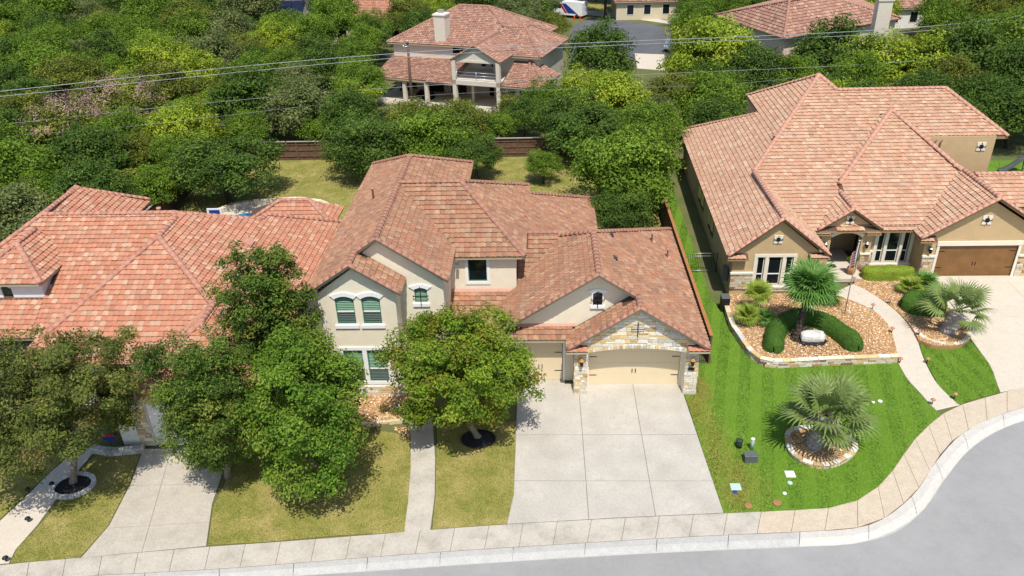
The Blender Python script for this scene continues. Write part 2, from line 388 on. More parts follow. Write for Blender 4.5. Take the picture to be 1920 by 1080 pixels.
def window(house, x0, x1, z0, z1, y, kind='blind', split=.55, trim=None, fcol='frame_green', gl='glass_green', depth=.12, label=None):
    """frame, panes and slats set back in an opening of the wall at y"""
    b = MB(); t = .05; yy = y+depth-.05
    for (a, c, d, e) in ((x0, x0+t, z0, z1), (x1-t, x1, z0, z1), (x0+t, x1-t, z0, z0+t), (x0+t, x1-t, z1-t, z1)): b.box(a, c, yy, yy+.05, d, e, fcol)
    w = b.build('window', house, label)
    zs = z0+(z1-z0)*(1-split)
    if split < 1:
        MB().box(x0+t, x1-t, yy-.012, yy+.03, zs-.03, zs+.03, 'trim').build('sash_rail', w)
    for (a, c) in ((z0+t, zs-.03), (zs+.03, z1-t)) if split < 1 else ((z0+t, z1-t),):
        if kind == 'blind':
            s = MB(); n = max(4, int((c-a)/.095)); low = (a < zs-.2)
            for i in range(n):
                zc = a+(i+.5)*(c-a)/n; s.add([(x0+t, yy+.018, zc-.032), (x1-t, yy+.018, zc-.032), (x1-t, yy+.06, zc+.018), (x0+t, yy+.06, zc+.018)], [(0, 1, 2, 3)], 'blind_low' if low and split < 1 else 'blind')
            s.build('blind_slats', w)
            MB().add([(x0+t, yy+.08, a), (x1-t, yy+.08, a), (x1-t, yy+.08, c), (x0+t, yy+.08, c)], [(0, 1, 2, 3)], gl).build('pane', w)
        else:
            MB().add([(x0+t, yy+.025, a), (x1-t, yy+.025, a), (x1-t, yy+.025, c), (x0+t, yy+.025, c)], [(0, 1, 2, 3)], gl).build('pane', w)
    return w
def frame_trim(house, x0, x1, z0, z1, y, w, m='trim', pro=.05, mull=(), sill=0.):
    b = MB()
    for (a, c, d, e) in ((x0-w, x0, z0-w, z1+w), (x1, x1+w, z0-w, z1+w), (x0, x1, z1, z1+w), (x0, x1, z0-w-sill, z0)): b.box(a, c, y-pro, y+.02, d, e, m)
    for q in mull: b.box(q[0], q[1], y-pro+.004, y+.1, z0, z1, m)
    return b.build('window_trim', house)
LIME = [((.68, .63, .53), 5), ((.60, .45, .23), 3.2), ((.53, .51, .46), 2.4), ((.70, .60, .42), 3.2), ((.48, .34, .18), .8)]
WARM = [((.60, .55, .45), 4), ((.52, .38, .20), 3), ((.40, .23, .13), 1.6), ((.55, .47, .34), 3), ((.22, .13, .10), .6)]
def pick(pal): return jit(random.choices([p[0] for p in pal], [p[1] for p in pal])[0], .14)
def stonework(parent, O, U, Vv, N, poly, holes=(), hs=(.15, .26), ws=(.22, .62), pal=LIME, gap=.022, pro=.045, name='stone', seed=1, base=0.0):
    """ashlar pieces in the plane O + u U + v V, standing proud along N; poly is convex in (u, v)"""
    r = random.Random(seed); O, U, Vv, N = (np.array(q, float) for q in (O, U, Vv, N)); P = np.array(poly); out = []
    v = P[:, 1].min(); v1 = P[:, 1].max()
    while v < v1-.03:
        h = min(r.uniform(*hs), v1-v); h = v1-v if v1-v-h < .07 else h
        u = P[:, 0].min()-r.uniform(0, .3)
        while u < P[:, 0].max():
            w = r.uniform(*ws); rects = [(u, v, u+w, v+h)]
            if h > .2 and r.random() < .3: k = v+h*r.uniform(.4, .6); rects = [(u, v, u+w, k), (u, k, u+w, v+h)]
            for (a, b_, c, d) in rects:
                q = clip([(a+gap/2, b_+gap/2), (c-gap/2, b_+gap/2), (c-gap/2, d-gap/2), (a+gap/2, d-gap/2)], poly)
                for ho in holes:
                    if q and ho((a+c)/2, (b_+d)/2): q = []
                if len(q) < 3 or abs(area2(np.array(q))) < .006: continue
                qq = np.array(q); 
                if area2(qq) < 0: qq = qq[::-1]
                out.append(qq)
            u += w
        v += h
    for qq in out:
        n = len(qq); p = pro*r.uniform(.6, 1.25); ins = inset(qq, .010); c = pick(pal); mb = MB()
        vv = [O+a*U+b_*Vv+N*base for a, b_ in qq]+[O+a*U+b_*Vv+N*(base+p*.75) for a, b_ in qq]+[O+a*U+b_*Vv+N*(base+p+r.uniform(-.006, .006)) for a, b_ in ins]
        f = [tuple(2*n+i for i in range(n))]
        for i in range(n): j = (i+1) % n; f += [(i, j, n+j, n+i), (n+i, n+j, 2*n+j, 2*n+i)]
        if np.dot(np.cross(U, Vv), N) < 0: f = [t[::-1] for t in f]
        mb.add(vv, f, 'stone', tone=c); mb.build(name, parent)

# ================================================================== SETTING
R3 = zm(1280, 560, 2.077); R4 = zm(380, 700, 2.842); R8 = zm(1600, 480, 3.856); R7 = zm(0, 580, 2.16); R5 = zm(1320, 400, 3.177)
kerb_front = atp([(-160, 1135), (120, 1105)]+R4([(100, 1098), (560, 1078), (1100, 1040), (1876, 988)])+R3([(0, 985), (250, 975), (480, 966), (700, 950), (800, 925), (880, 880), (960, 800), (1010, 720), (1050, 650), (1130, 575), (1230, 510), (1329, 475), (1480, 440), (1640, 425)]), -.12)
kerb_back = atp([(-160, 1110), (120, 1082)]+R4([(0, 1052), (550, 1010), (1100, 965), (1876, 915)])+R3([(0, 930), (300, 916), (450, 910), (680, 898), (770, 868), (830, 830), (930, 735), (980, 645), (1030, 570), (1110, 510), (1240, 450), (1329, 423), (1480, 392), (1640, 378)]), 0)
walk_in = atp([(-160, 1082), (15, 1057), (150, 1046), (388, 1025), (500, 1018), (757, 998), (810, 993), (950, 983), (1150, 972)]+R3([(160, 836), (420, 825), (600, 815), (690, 785), (780, 720), (840, 640), (890, 560), (950, 500), (1005, 452), (1070, 415), (1235, 370), (1329, 342), (1480, 312), (1640, 300)]), 0)
def resample(L, step):
    L = np.array(L); s = np.r_[0, np.cumsum(np.linalg.norm(np.diff(L, axis=0), axis=1))]; n = max(1, int(round(s[-1]/step))); t = np.linspace(0, s[-1], n+1)
    return np.c_[np.interp(t, s, L[:, 0]), np.interp(t, s, L[:, 1])]
def smooth_line(L, it=2):
    L = [np.array(p) for p in L]
    for _ in range(it):
        o = [L[0]]
        for a, b in zip(L[:-1], L[1:]): o += [a*.75+b*.25, a*.25+b*.75]
        L = o+[L[-1]]
    return np.array(L)
kerb_front = smooth_line(kerb_front); kerb_back = smooth_line(kerb_back)
# terrain to the horizon, the yards' ground behind the kerb, the street in front of it
g = MB(); g.add([(-1500, -400, -.6), (1500, -400, -.6), (1500, 2500, -.6), (-1500, 2500, -.6)], [(0, 1, 2, 3)], 'soil'); struct('terrain', g)
g = MB(); kb = [tuple(p) for p in kerb_back]
pl = [(-420, kb[0][1]-10)]+kb+[(420, kb[-1][1]+10), (420, 700), (-420, 700)]
g.add([(x, y, -.03) for x, y in pl], [tuple(range(len(pl)))], 'soil'); struct('ground', g)
g = MB(); kf = [tuple(p) for p in kerb_front]; off = [(x, y+.2) for x, y in kf]
pl = [(-400, -150), (400, -150), (400, off[-1][1]+30)]+off[::-1]+[(-400, off[0][1]-10)]
g.add([(x, y, -.13) for x, y in pl], [tuple(range(len(pl)))], 'asphalt'); struct('street', g)
# kerb in cast lengths
kerb = MB().add([(x, y, -.125) for x, y in [*kf, *kb[::-1]]], [tuple(range(len(kf)+len(kb)))], 'kerb'); kerb = struct('kerb', kerb)
A = resample(kerb_front, 3.05); n = len(A); B = resample(kerb_back, np.linalg.norm(np.diff(kerb_back, axis=0), axis=1).sum()/(n-1))
for i in range(min(len(A), len(B))-1):
    a0, a1, b0, b1 = A[i], A[i+1], B[i], B[i+1]; q = []
    prof = ((0, -.13), (.10, -.115), (.38, -.02), (.5, .012), (1, .015)); k = 3
    mb = MB(); e = .004; vs = []
    for s in (e, .25, .5, .75, 1-e):
        def arc(Ln, s): 
            L0, L1 = Ln[i], Ln[i+1]; pm = Ln[i-1] if i else L0*2-L1; pn = Ln[i+2] if i+2 < len(Ln) else L1*2-L0
            return .5*((2*L0)+(-pm+L1)*s+(2*pm-5*L0+4*L1-pn)*s*s+(-pm+3*L0-3*L1+pn)*s**3)
        p, r = arc(A, s), arc(B, s)
        vs += [(*(p+(r-p)*u), z) for u, z in prof]
    m = len(prof); fs = [(j*m+t, (j+1)*m+t, (j+1)*m+t+1, j*m+t+1) for j in range(4) for t in range(m-1)]
    mb.add(vs, fs, 'kerb_new' if proj((*a0, 0))[0] > 1420 else 'kerb'); mb.build('kerb_stone', kerb)
# sidewalk slabs
W = smooth_line(walk_in, 2); base = MB(); pl = [(x, y) for x, y in W]+[tuple(p) for p in kb[::-1]]
base.add([(x, y, -.012) for x, y in pl], [tuple(range(len(pl)))], 'bare_soil'); sidewalk = struct('sidewalk', base)
A = resample(W, 1.52); n = len(A); B = resample(kerb_back, np.linalg.norm(np.diff(kerb_back, axis=0), axis=1).sum()/(n-1)); 
for i in range(min(len(A), len(B))-1):
    poly = [A[i], A[i+1], (A[i+1]*.02+B[i+1]*.98), (A[i]*.02+B[i]*.98)]; P = np.array(poly); P = inset(P if area2(P) > 0 else P[::-1], .008)
    px = proj((*A[i], 0))[0]; mm = 'concrete_warm' if px > 1415 else 'concrete_walk'
    MB().slab(P, -.1, .02+random.uniform(-.002, .002), mm, .01).build('slab', sidewalk)
def paved(name, outline, m, jm=None, lines_v=None, ztop=.02, rng=None):
    """outline in plan; cut into slabs by two families of lines (half-planes), each piece a slab of its own"""
    z0 = (lambda x, y: ztop(x, y)-.012) if callable(ztop) else (lambda x, y: ztop-.012)
    b = MB(); b.add([(x, y, z0(x, y)) for x, y in outline], [tuple(range(len(outline)))], jm or m); root = struct(name, b)
    return root
def cut(poly, a, b, keep_left=True):
    out = []; f = lambda p: ((b[0]-a[0])*(p[1]-a[1])-(b[1]-a[1])*(p[0]-a[0]))*(1 if keep_left else -1)
    for j in range(len(poly)):
        p, q = poly[j-1], poly[j]; fp, fq = f(p), f(q)
        if (fp >= 0) != (fq >= 0): t = fp/(fp-fq); out.append((p[0]+(q[0]-p[0])*t, p[1]+(q[1]-p[1])*t))
        if fq >= 0: out.append(q)
    return out
def split(polys, a, b):
    o = []
    for p in polys:
        for k in (True, False):
            c = cut(p, a, b, k)
            if len(c) >= 3 and abs(area2(np.array(c))) > .02: o.append(c)
    return o
def pave(name, outline, cuts, m, ztop=.02, gap=.010, jm=None):
    root = paved(name, outline, m, jm, None, ztop); polys = [list(outline)]
    for a, b in cuts: polys = split(polys, a, b)
    for p in polys:
        P = np.array(p); P = P if area2(P) > 0 else P[::-1]; keep = [i for i in range(len(P)) if np.linalg.norm(P[i]-P[i-1]) > .03]; P = P[keep]
        if len(P) < 3: continue
        P = inset(P, gap); zt = (lambda x, y: ztop(x, y)) if callable(ztop) else ztop+random.uniform(-.0015, .0015)
        MB().slab(P, -.1, zt, m, .01).build('slab', root)
    return root
E2 = 1e-6
# driveway of the stuccoed two-storey house
dl = [(-6.35, .42), (-6.34, -9.0)]; dwy = [(-6.35, .42), (-3.75, .42), (-3.75, .0), (-3.2, -.0), (2.6, -.0), (2.62, -1.0)]+atp([(1357, 962)])+atp([(1150, 971.5), (950, 983)])+[(-6.33, -8.6)]
cuts = [((-3.0, 5), (-2.92, -20)), ((-.02, 5), (.02, -20)), ((-9, -4.35), (9, -4.35)), ((-9, -7.7), (9, -7.7))]
pave('driveway', dwy, cuts, 'concrete', gap=.014, jm='joint')
# garden walk of the two-storey house
wk = atp([(763, 770), (770, 823), (770, 878), (765, 940), (757.5, 998), (807, 993.5), (815, 930), (816, 860), (812, 800), (808, 770)])
pave('garden_walk', wk, [(at(700, y)[:2], at(900, y-8)[:2]) for y in (815, 872, 925, 977)], 'concrete_walk')
# driveway and walk of the red-roofed house on the left
ld = atp([(268, 842), (440, 838), (420, 880), (398, 945), (387, 1024), (152, 1046), (205, 985), (246, 905)])
pave('driveway', ld, [(at(200, 912)[:2], at(420, 906)[:2]), (at(180, 992)[:2], at(420, 977)[:2]), (at(322, 840)[:2], at(262, 1050)[:2])], 'concrete_grey', jm='joint')
lw = atp([(-30, 1060), (-30, 1005), (40, 940), (95, 885), (150, 840), (182, 840), (128, 905), (70, 985), (30, 1030), (17, 1056)])
pave('garden_walk', lw, [(at(-30, 1030)[:2], at(80, 1028)[:2]), (at(40, 935)[:2], at(120, 942)[:2])], 'concrete_pale')
# driveway and garden walk of the tan house
def rz(x, y): t = min(1, max(0, (y-.5)/10)); return .02+.27*t*t*(3-2*t)
rd = [tuple(at(*p, z)[:2]) for p, z in [((1748, 517), .29), ((1903, 517), .29), ((1990, 517), .29), ((2100, 600), .2), ((2060, 690), .02)]]+[tuple(at(*q, z)[:2]) for q, z in zip(R8([(1230, 950), (1062, 984), (1012, 835), (980, 768), (850, 592), (812, 500), (700, 380), (600, 250), (575, 150)]), (.02, .02, .06, .08, .14, .18, .22, .28, .29))]
pave('driveway', rd, [((10, 2.0), (40, 1.6)), ((10, 6.6), (40, 6.4)), (tuple(at(1700, 480, .3)[:2]), tuple(at(2000, 705, .05)[:2])), ((25.5, -10), (25.5, 20))], 'concrete_pale', rz)
wkl = R8([(0, 328), (150, 400), (240, 490), (280, 570), (308, 700), (325, 775), (400, 900), (450, 950), (560, 1075), (600, 1115)]); wkr = R8([(-10, 205), (40, 215), (230, 330), (370, 450), (460, 590), (500, 720), (545, 815), (608, 928), (735, 1048), (770, 1075)])
def wz(x, y): t = min(1, max(0, (y-.5)/9)); return .02+.25*t
wz2 = lambda pts: [tuple(at(*p, .03+.24*max(0, min(1, (720-p[1])/190)))[:2]) for p in pts]
wl_, wr_ = smooth_line(wz2([(1556, 552)]+wkl)), smooth_line(wz2(wkr))
tw = [tuple(p) for p in wl_]+[tuple(p) for p in wr_[::-1]]
pave('garden_walk', tw, [(tuple(at(*p)[:2]), tuple(at(*q)[:2])) for p, q in [((1690, 737), (1780, 722)), ((1660, 640), (1740, 640)), ((1600, 560), (1680, 548))]], 'concrete_pale', wz)

# lawns: sheets with blades
def lawn(name, label, poly, m, bm, dens, zf=0., h=(.03, .065), stripes=None):
    P = np.array(poly); b = MB(); zt = zf if callable(zf) else (lambda x, y: zf)
    b.add([(x, y, zt(x, y)-.004) for x, y in poly], [tuple(range(len(poly)))], m); struct(name, b)
    lo, hi = P.min(0), P.max(0); n = int((hi-lo).prod()*dens); pt = RNG.uniform(lo, hi, (n, 2)); pt = pt[inpoly(pt[:, 0], pt[:, 1], P)]; n = len(pt)
    a = RNG.uniform(0, 2*math.pi, n); w = RNG.uniform(.010, .022, n); hh = RNG.uniform(*h, n); le = RNG.uniform(0, .05, n); la = RNG.uniform(0, 2*math.pi, n)
    if stripes is not None:     # mower passes lay the grass to alternate sides
        ang, wid = stripes; s = np.sign(np.sin((pt[:, 0]*math.cos(ang)+pt[:, 1]*math.sin(ang))*math.pi/wid)); la = np.where(s > 0, ang+math.pi/2, ang-math.pi/2)+RNG.normal(0, .35, n); le = np.abs(RNG.normal(.075, .025, n))
    z = np.array([zt(x, y) for x, y in pt]) if callable(zf) else np.full(n, zf)
    V = np.zeros((n, 3, 3)); V[:, 0] = np.c_[pt[:, 0]+np.cos(a)*w, pt[:, 1]+np.sin(a)*w, z-.01]; V[:, 1] = np.c_[pt[:, 0]-np.cos(a)*w, pt[:, 1]-np.sin(a)*w, z-.01]
    V[:, 2] = np.c_[pt[:, 0]+np.cos(la)*le, pt[:, 1]+np.sin(la)*le, z+hh]
    me = np_mesh('grass', V.reshape(-1, 3), np.arange(3*n).reshape(-1, 3), [bm] if stripes is None else [bm, bm+'_b'])
    if stripes is not None: me.polygons.foreach_set('material_index', (s > 0).astype(np.int32))  # every other stripe gets the lighter blade, painting in the lean's shading
    o = link('grass', me); tag(o, label, 'grass', kind='stuff')
D = 420
lawn('lawn', 'dry yellow-green grass between the left driveway and the garden walk', atp([(390, 1022), (400, 950), (430, 890), (480, 830), (600, 815), (697, 813)]+R4([(960, 308), (1030, 318), (1105, 352), (1110, 500), (1098, 680), (1075, 848)])+[(640, 1003), (500, 1016)]), 'lawn_dry', 'blade_dry', D)
lawn('lawn', 'dry yellow-green grass strip beside the wide concrete driveway', atp([(818, 858), (820, 800), (968, 790), (967, 935), (951, 982), (811, 992), (817, 925)]), 'lawn_dry', 'blade_dry', D)
lawn('lawn', 'dry grass between the curved walk and driveway of the left house', atp([(18, 1056), (32, 1028), (95, 962), (135, 905), (185, 845), (266, 845), (243, 905), (203, 985), (150, 1045)]), 'lawn_dry', 'blade_dry', D)
lawn('lawn', 'dry grass beyond the left house walk, at its outer side', atp([(-80, 1040), (-60, 860), (60, 850), (130, 850), (90, 888), (35, 940), (-32, 1003)]), 'lawn_dry', 'blade_dry', 300)
side = [(3.45, -.9), (3.45, 1.9), (4.7, 1.9), (4.7, 31), (6.3, 31), (6.0, 9.0)]  # lawn stops short of the tan wall; darker soil stands in for shadow
bed_wall = smooth_line(atp([(1361, 582), (1366, 600), (1376, 628)]+R5([(200, 740), (240, 810), (290, 870), (350, 908), (430, 917), (700, 900), (1000, 890), (1152, 884)]), 0))
rl = side+[tuple(p) for p in bed_wall]+atp(R8([(330, 790), (400, 905), (450, 958), (555, 1075), (575, 1095)]), .0)
rl += [tuple(p) for p in atp(R3([(1005, 452), (950, 500), (890, 560), (840, 640), (780, 720), (690, 785), (600, 815), (420, 825), (160, 835)]))]+[(2.68, -1.05)]
lawn('lawn', 'lush mown green grass around the fan palm ring', rl, 'lawn_green', 'blade_green', 520, stripes=(math.radians(-14), .62))
def scorched(label, strokes, n, m):
    g = np.random.default_rng(44); V = []
    for (x, y, sx, sy) in strokes:
        p = np.c_[g.normal(x, sx, n), g.normal(y, sy, n)]; V.append(p)
    p = np.vstack(V); p = p[inpoly(p[:, 0], p[:, 1], rl)]; k = len(p); a = g.uniform(0, 6.28, k); w = g.uniform(.012, .026, k); hh = g.uniform(.04, .075, k); T_ = np.zeros((k, 3, 3)); T_[:, 0] = np.c_[p[:, 0]+np.cos(a)*w, p[:, 1]+np.sin(a)*w, np.full(k, -.01)]; T_[:, 1] = np.c_[p[:, 0]-np.cos(a)*w, p[:, 1]-np.sin(a)*w, np.full(k, -.01)]; T_[:, 2] = np.c_[p[:, 0]+g.normal(0, .03, k), p[:, 1]+g.normal(0, .03, k), hh]
    tag(link('grass', np_mesh('grass', T_.reshape(-1, 3), np.arange(3*k).reshape(-1, 3), [m])), label, 'grass', kind='stuff')
scorched('sun-scorched yellow grass along the driveway edge', [(3.2, -2.2, .35, .8), (3.4, -4.5, .5, 1.0), (3.6, -6.6, .5, 1.0), (3.7, -8.6, .5, .6), (4.4, -7.6, .6, .9), (3.7, -.5, .25, .7)], 3600, 'blade_yellow')
l2 = [tuple(at(*q, .04)[:2]) for q in R8([(468, 590), (505, 715), (550, 812), (615, 928), (740, 1050), (748, 1076), (880, 1030), (1058, 986), (1010, 832), (978, 768), (848, 592), (700, 625)])]
lawn('lawn', 'striped green grass wedge between curved walk and pale driveway', l2, 'lawn_green', 'blade_green', 520, zf=.02, stripes=(math.radians(10), .5))
lawn('lawn', 'sunny backyard grass with dry patches in front of the wooden fence', [(-35.5, 20), (-18, 20), (-18, 18), (4.3, 20.5), (4.3, 36.8), (-35.5, 36.8)], 'lawn_dry', 'blade_dry', 130, h=(.04, .09))
lawn('lawn', 'green side yard grass with a slide beyond the tan house', [(30, 20), (46, 20), (46, 34), (31, 34)], 'lawn_green', 'blade_green', 80, h=(.04, .09))

# ================================================================== TWO-STOREY STUCCO HOUSE
PAL_MAIN = [((0.349, 0.181, 0.108), 5), ((0.321, 0.163, 0.097), 3.4), ((0.377, 0.219, 0.133), 2.6), ((0.386, 0.242, 0.151), 1.2), ((0.372, 0.167, 0.094), 1.6)]
PAL_RED = [((0.465, 0.211, 0.131), 5), ((0.446, 0.186, 0.109), 3), ((0.485, 0.265, 0.170), 2.3), ((0.490, 0.309, 0.204), 1.4), ((0.436, 0.211, 0.131), 2.4)]
PAL_PINK = [((0.495, 0.294, 0.193), 5), ((0.475, 0.268, 0.171), 2.8), ((0.510, 0.335, 0.224), 2.4), ((0.514, 0.360, 0.246), 1.2), ((0.465, 0.258, 0.162), 1.4)]
PAL_FAR = [((.38, .20, .14), 4), ((.31, .165, .12), 3), ((.44, .27, .19), 2)]
H = thing('stucco_house', 'cream stucco two-storey house with brown-red tile gables and stone garage front', 'house', (-6, 6, 0))
xl, xr, zr = -16.85, -9.78, 9.05
FM = [Face([(xl, -1.45, 6.65), (-14.45, -1.45, 8.26), (-14.45, -.1, 8.26), (-13.28, -.1, 9.05), (-13.28, 12, 9.05), (xl, 17.2, 6.65)]),
      Face([(-14.45, -1.45, 8.26), (-12.05, -1.45, 6.65), (-12.05, .3, 6.65), (-14.45, .3, 8.26)]),
      Face([(-13.28, -.1, 9.05), (xr, -.1, 6.65), (xr, 17.2, 6.65), (-13.28, 12, 9.05)]),
      Face([(-13.28, 12, 9.05), (xr, 17.2, 6.65), (xl, 17.2, 6.65)]),
      Face([(-13.3, 7.4, 9.08), (-9.6, 7.4, 9.08), (-5.9, 3.2, 6.3), (-12.6, 3.2, 6.3)]),
      Face([(-9.6, 7.4, 9.08), (-5.9, 3.2, 6.3), (-5.8, 13.7, 6.3)]),
      Face([(-9.6, 7.4, 9.08), (-5.8, 13.7, 6.3), (-13.3, 13.7, 6.3), (-13.3, 7.4, 9.08)], False),
      Face([(0, -1.35, 5.63), (-3.66, -1.35, 3.19), (-3.66, .35, 3.19), (0, .35, 5.63)]),
      Face([(0, -1.35, 5.63), (3.67, -1.35, 3.18), (3.67, 13.2, 3.18), (-2.06, 4.7, 7.0), (-2.06, -.3, 7.0), (0, -.3, 5.63)]),
      Face([(-2.06, -.3, 7.0), (-7.9, -.3, 3.2), (-7.9, 4, 3.2), (-4.0, 6.9, 5.73), (-2.06, 4.7, 7)]),
      Face([(-10.1, 6.9, 5.98), (-3.5, 6.9, 5.98), (-3.5, 1.9, 3.0), (-10.1, 1.9, 3.0)]),
      Face([(-7.1, .35, 3.62), (-3.45, .35, 3.62), (-3.45, -.38, 3.14), (-7.1, -.38, 3.14)]),
      Face([(-1.2, 19.4, 2.9), (-5.85, 13, 6.0), (-5.85, 7, 6.0), (-1.2, 7, 2.9)]),
      Face([(-2.06, 4.7, 7), (3.67, 13.2, 3.18), (-5, 13.2, 3.18), (-4, 6.9, 5.73)], False),
      Face([(-10.1, 6.9, 5.98), (-5.85, 6.9, 5.98), (-5.85, 13, 3.0), (-10.1, 13, 3.0)], False)]
FW1 = [(-16.4, .3), (-10.12, .3), (-10.12, 16.8), (-16.4, 16.8)]; FW2 = [(-10.2, 3.6), (-6.4, 3.6), (-6.4, 13.3), (-10.2, 13.3)]
capsM = [((-13.28, -.1, 9.05), (-13.28, 12, 9.05)), ((-13.28, 12, 9.05), (xr, 17.2, 6.65)), ((-13.28, 12, 9.05), (xl, 17.2, 6.65)), ((-14.45, -1.45, 8.26), (-14.45, 0, 8.26)),
         ((-13.2, 7.4, 9.08), (-9.6, 7.4, 9.08)), ((-9.6, 7.4, 9.08), (-5.9, 3.2, 6.3)), ((-9.6, 7.4, 9.08), (-5.8, 13.7, 6.3)),
         ((0, -1.35, 5.63), (0, -.2, 5.63)), ((-2.06, -.3, 7.0), (-2.06, 4.7, 7.0)), ((-2.06, 4.7, 7), (3.67, 13.2, 3.18)), ((-2.06, 4.7, 7), (-4, 6.9, 5.75)), ((-4, 6.9, 5.98), (-6.2, 6.9, 5.98)),
         ((-5.85, 13, 6.0), (-1.2, 19.4, 2.9))]
rakesM = [((-14.45, -1.45, 8.26), (xl, -1.45, 6.65)), ((-14.45, -1.45, 8.26), (-12.05, -1.45, 6.65)), ((-13.28, -.1, 9.05), (xr, -.1, 6.65)), ((-13.28, -.1, 9.05), (-14.4, -.1, 8.3)),
          ((0, -1.35, 5.63), (-3.66, -1.35, 3.19)), ((0, -1.35, 5.63), (3.67, -1.35, 3.18)), ((-2.06, -.3, 7.0), (-7.9, -.3, 3.2)), ((-2.06, -.3, 7.0), (-.1, -.3, 5.7))]
roofM = make_roof(H, FM, [(FW1, 6.5), (FW2, 6.2)], PAL_MAIN, caps=capsM, rakes=rakesM, capcol=(.37, .185, .125), key='m')
# roof furniture
for (x, y) in ((1.84, 8.72), (2.67, 7.59)):
    z = FM[8].z(x, y); MB().lathe((x, y, z-.05), [(.05, 0), (.05, .62), (.085, .64), (.085, .72)], 'vent_pink', 8).build('vent_pipe', roofM); MB().box(x-.22, x+.22, y-.22, y+.2, z-.02, z+.06, 'vent_pink').build('flashing', roofM)
for (x, y) in ((-.97, 5.84), (-.99, 2.79)):
    F = FM[8]; p = np.array([x, y, F.z(x, y)])+F.n*.10; q = [p+F.c*a+F.up*b for a, b in ((-.22, -.13), (.22, -.13), (.22, .13), (-.22, .13))]; MB().prism(q, F.n, -.05, 'lead').build('lead_vent', roofM)
for F, x, y in ((FM[0], -14.9, 7.6), ):
    z = F.z(x, y); MB().lathe((x, y, z-.05), [(.06, 0), (.06, .7), (.10, .72), (.10, .82)], 'vent_pink', 8).build('vent_pipe', roofM)
for F, x, y in ((FM[0], -15.7, 3.4), (FM[0], -15.3, 1.9), (FM[0], -16.1, 4.6), (FM[12], -4.3, 13.2), (FM[12], -3.7, 13.3)):
    p = np.array([x, y, F.z(x, y)])+F.n*.08; q = [p+F.c*a+F.up*b for a, b in ((-.2, -.15), (.2, -.15), (.16, .15), (-.16, .15))]; MB().prism(q, F.n, .07, 'vent_pink').build('roof_vent', roofM)
# pent roof flashings
MB().add([(-10.1, 3.585, 3.95), (-6.42, 3.585, 3.95), (-6.42, 3.585, 4.08), (-10.1, 3.585, 4.08), (-10.1, 3.42, 3.97), (-6.42, 3.42, 3.97)], [(0, 1, 2, 3), (4, 5, 2, 3)], 'vent_pink').build('flashing', roofM)
MB().add([(-7.1, .33, 3.62), (-3.2, .33, 3.62), (-3.2, .33, 3.72), (-7.1, .33, 3.72), (-7.1, .2, 3.62), (-3.2, .2, 3.62)], [(0, 1, 2, 3), (4, 5, 2, 3)], 'vent_pink').build('flashing', roofM)
# walls
w = MB(); S = 'stucco'
bw = [(-15.54, -14.57, 4.62, 6.33), (-14.18, -13.22, 4.62, 6.33), (-15.62, -13.08, .9, 3.12)]
facade(w, -16.4, -12.42, 0, 6.42, -1.05, bw, S); w.prism([(-16.4, -1.05, 6.42), (-12.42, -1.05, 6.42), (-14.42, -1.05, 7.9)], (0, 1, 0), .1, S)
w.add([(-16.4, -1.05, 0), (-16.4, -1.05, 6.55), (-16.4, .3, 6.55), (-16.4, .3, 0)], [(0, 1, 2, 3)], S); w.add([(-12.42, -1.05, 0), (-12.42, -1.05, 6.55), (-12.42, .3, 6.55), (-12.42, .3, 0)], [(0, 1, 2, 3)], S)
w.build('wall', H)
w = MB(); w1h = [(-11.66, -10.99, 5.11, 6.02), (-11.66, -10.72, .6, 3.36)]
facade(w, -16.4, -10.12, 0, 6.42, .3, w1h, S); w.prism([(-16.4, .3, 6.42), (-10.12, .3, 6.42), (-13.26, .3, 8.75)], (0, 1, 0), .1, S)
w.add([(-10.12, .3, 0), (-10.12, .3, 6.5), (-10.12, 16.8, 6.5), (-10.12, 16.8, 0)], [(0, 1, 2, 3)], S)
w.add([(-16.4, .3, 0), (-16.4, .3, 6.5), (-16.4, 16.8, 6.5), (-16.4, 16.8, 0)], [(0, 1, 2, 3)], S)
w.add([(-16.4, 16.8, 0), (-10.12, 16.8, 0), (-10.12, 16.8, 6.6), (-16.4, 16.8, 6.6)], [(0, 1, 2, 3)], S); w.build('wall', H)
w = MB(); facade(w, -10.12, -6.4, 0, 6.15, 3.6, [(-9.1, -8.05, 4.55, 6.0)], S)
w.add([(-6.4, 3.6, 0), (-6.4, 3.6, 6.15), (-6.4, 13.3, 6.15), (-6.4, 13.3, 0)], [(0, 1, 2, 3)], S); w.add([(-6.4, 13.3, 0), (-10, 13.3, 0), (-10, 13.3, 6.15), (-6.4, 13.3, 6.15)], [(0, 1, 2, 3)], S); w.build('wall', H)
# single garage bay wall with its gable, right wall, rear
w = MB(); facade(w, -7.4, -3.2, 0, 3.55, .35, [(-6.3, -3.85, 0, 2.5)], S, .1)
w.prism([(-7.4, .35, 3.55), (-1.2, .35, 3.55), (.0, .35, 5.3), (-2.06, .35, 6.75)], (0, 1, 0), .1, S)
w.add([(-7.4, .35, 0), (-7.4, .35, 3.4), (-7.4, 3.6, 3.4), (-7.4, 3.6, 0)], [(0, 1, 2, 3)], S)
w.add([(3.25, -.95, 0), (3.25, -.95, 3.1), (3.25, 12.7, 3.1), (3.25, 12.7, 0)], [(0, 1, 2, 3)], S); w.add([(3.25, 12.7, 0), (-1.6, 12.7, 0), (-1.6, 12.7, 3.1), (3.25, 12.7, 3.1)], [(0, 1, 2, 3)], S)
w.add([(-1.6, 12.7, 0), (-1.6, 12.7, 2.8), (-1.6, 19, 2.8), (-1.6, 19, 0)], [(0, 1, 2, 3)], S); w.build('wall', H)
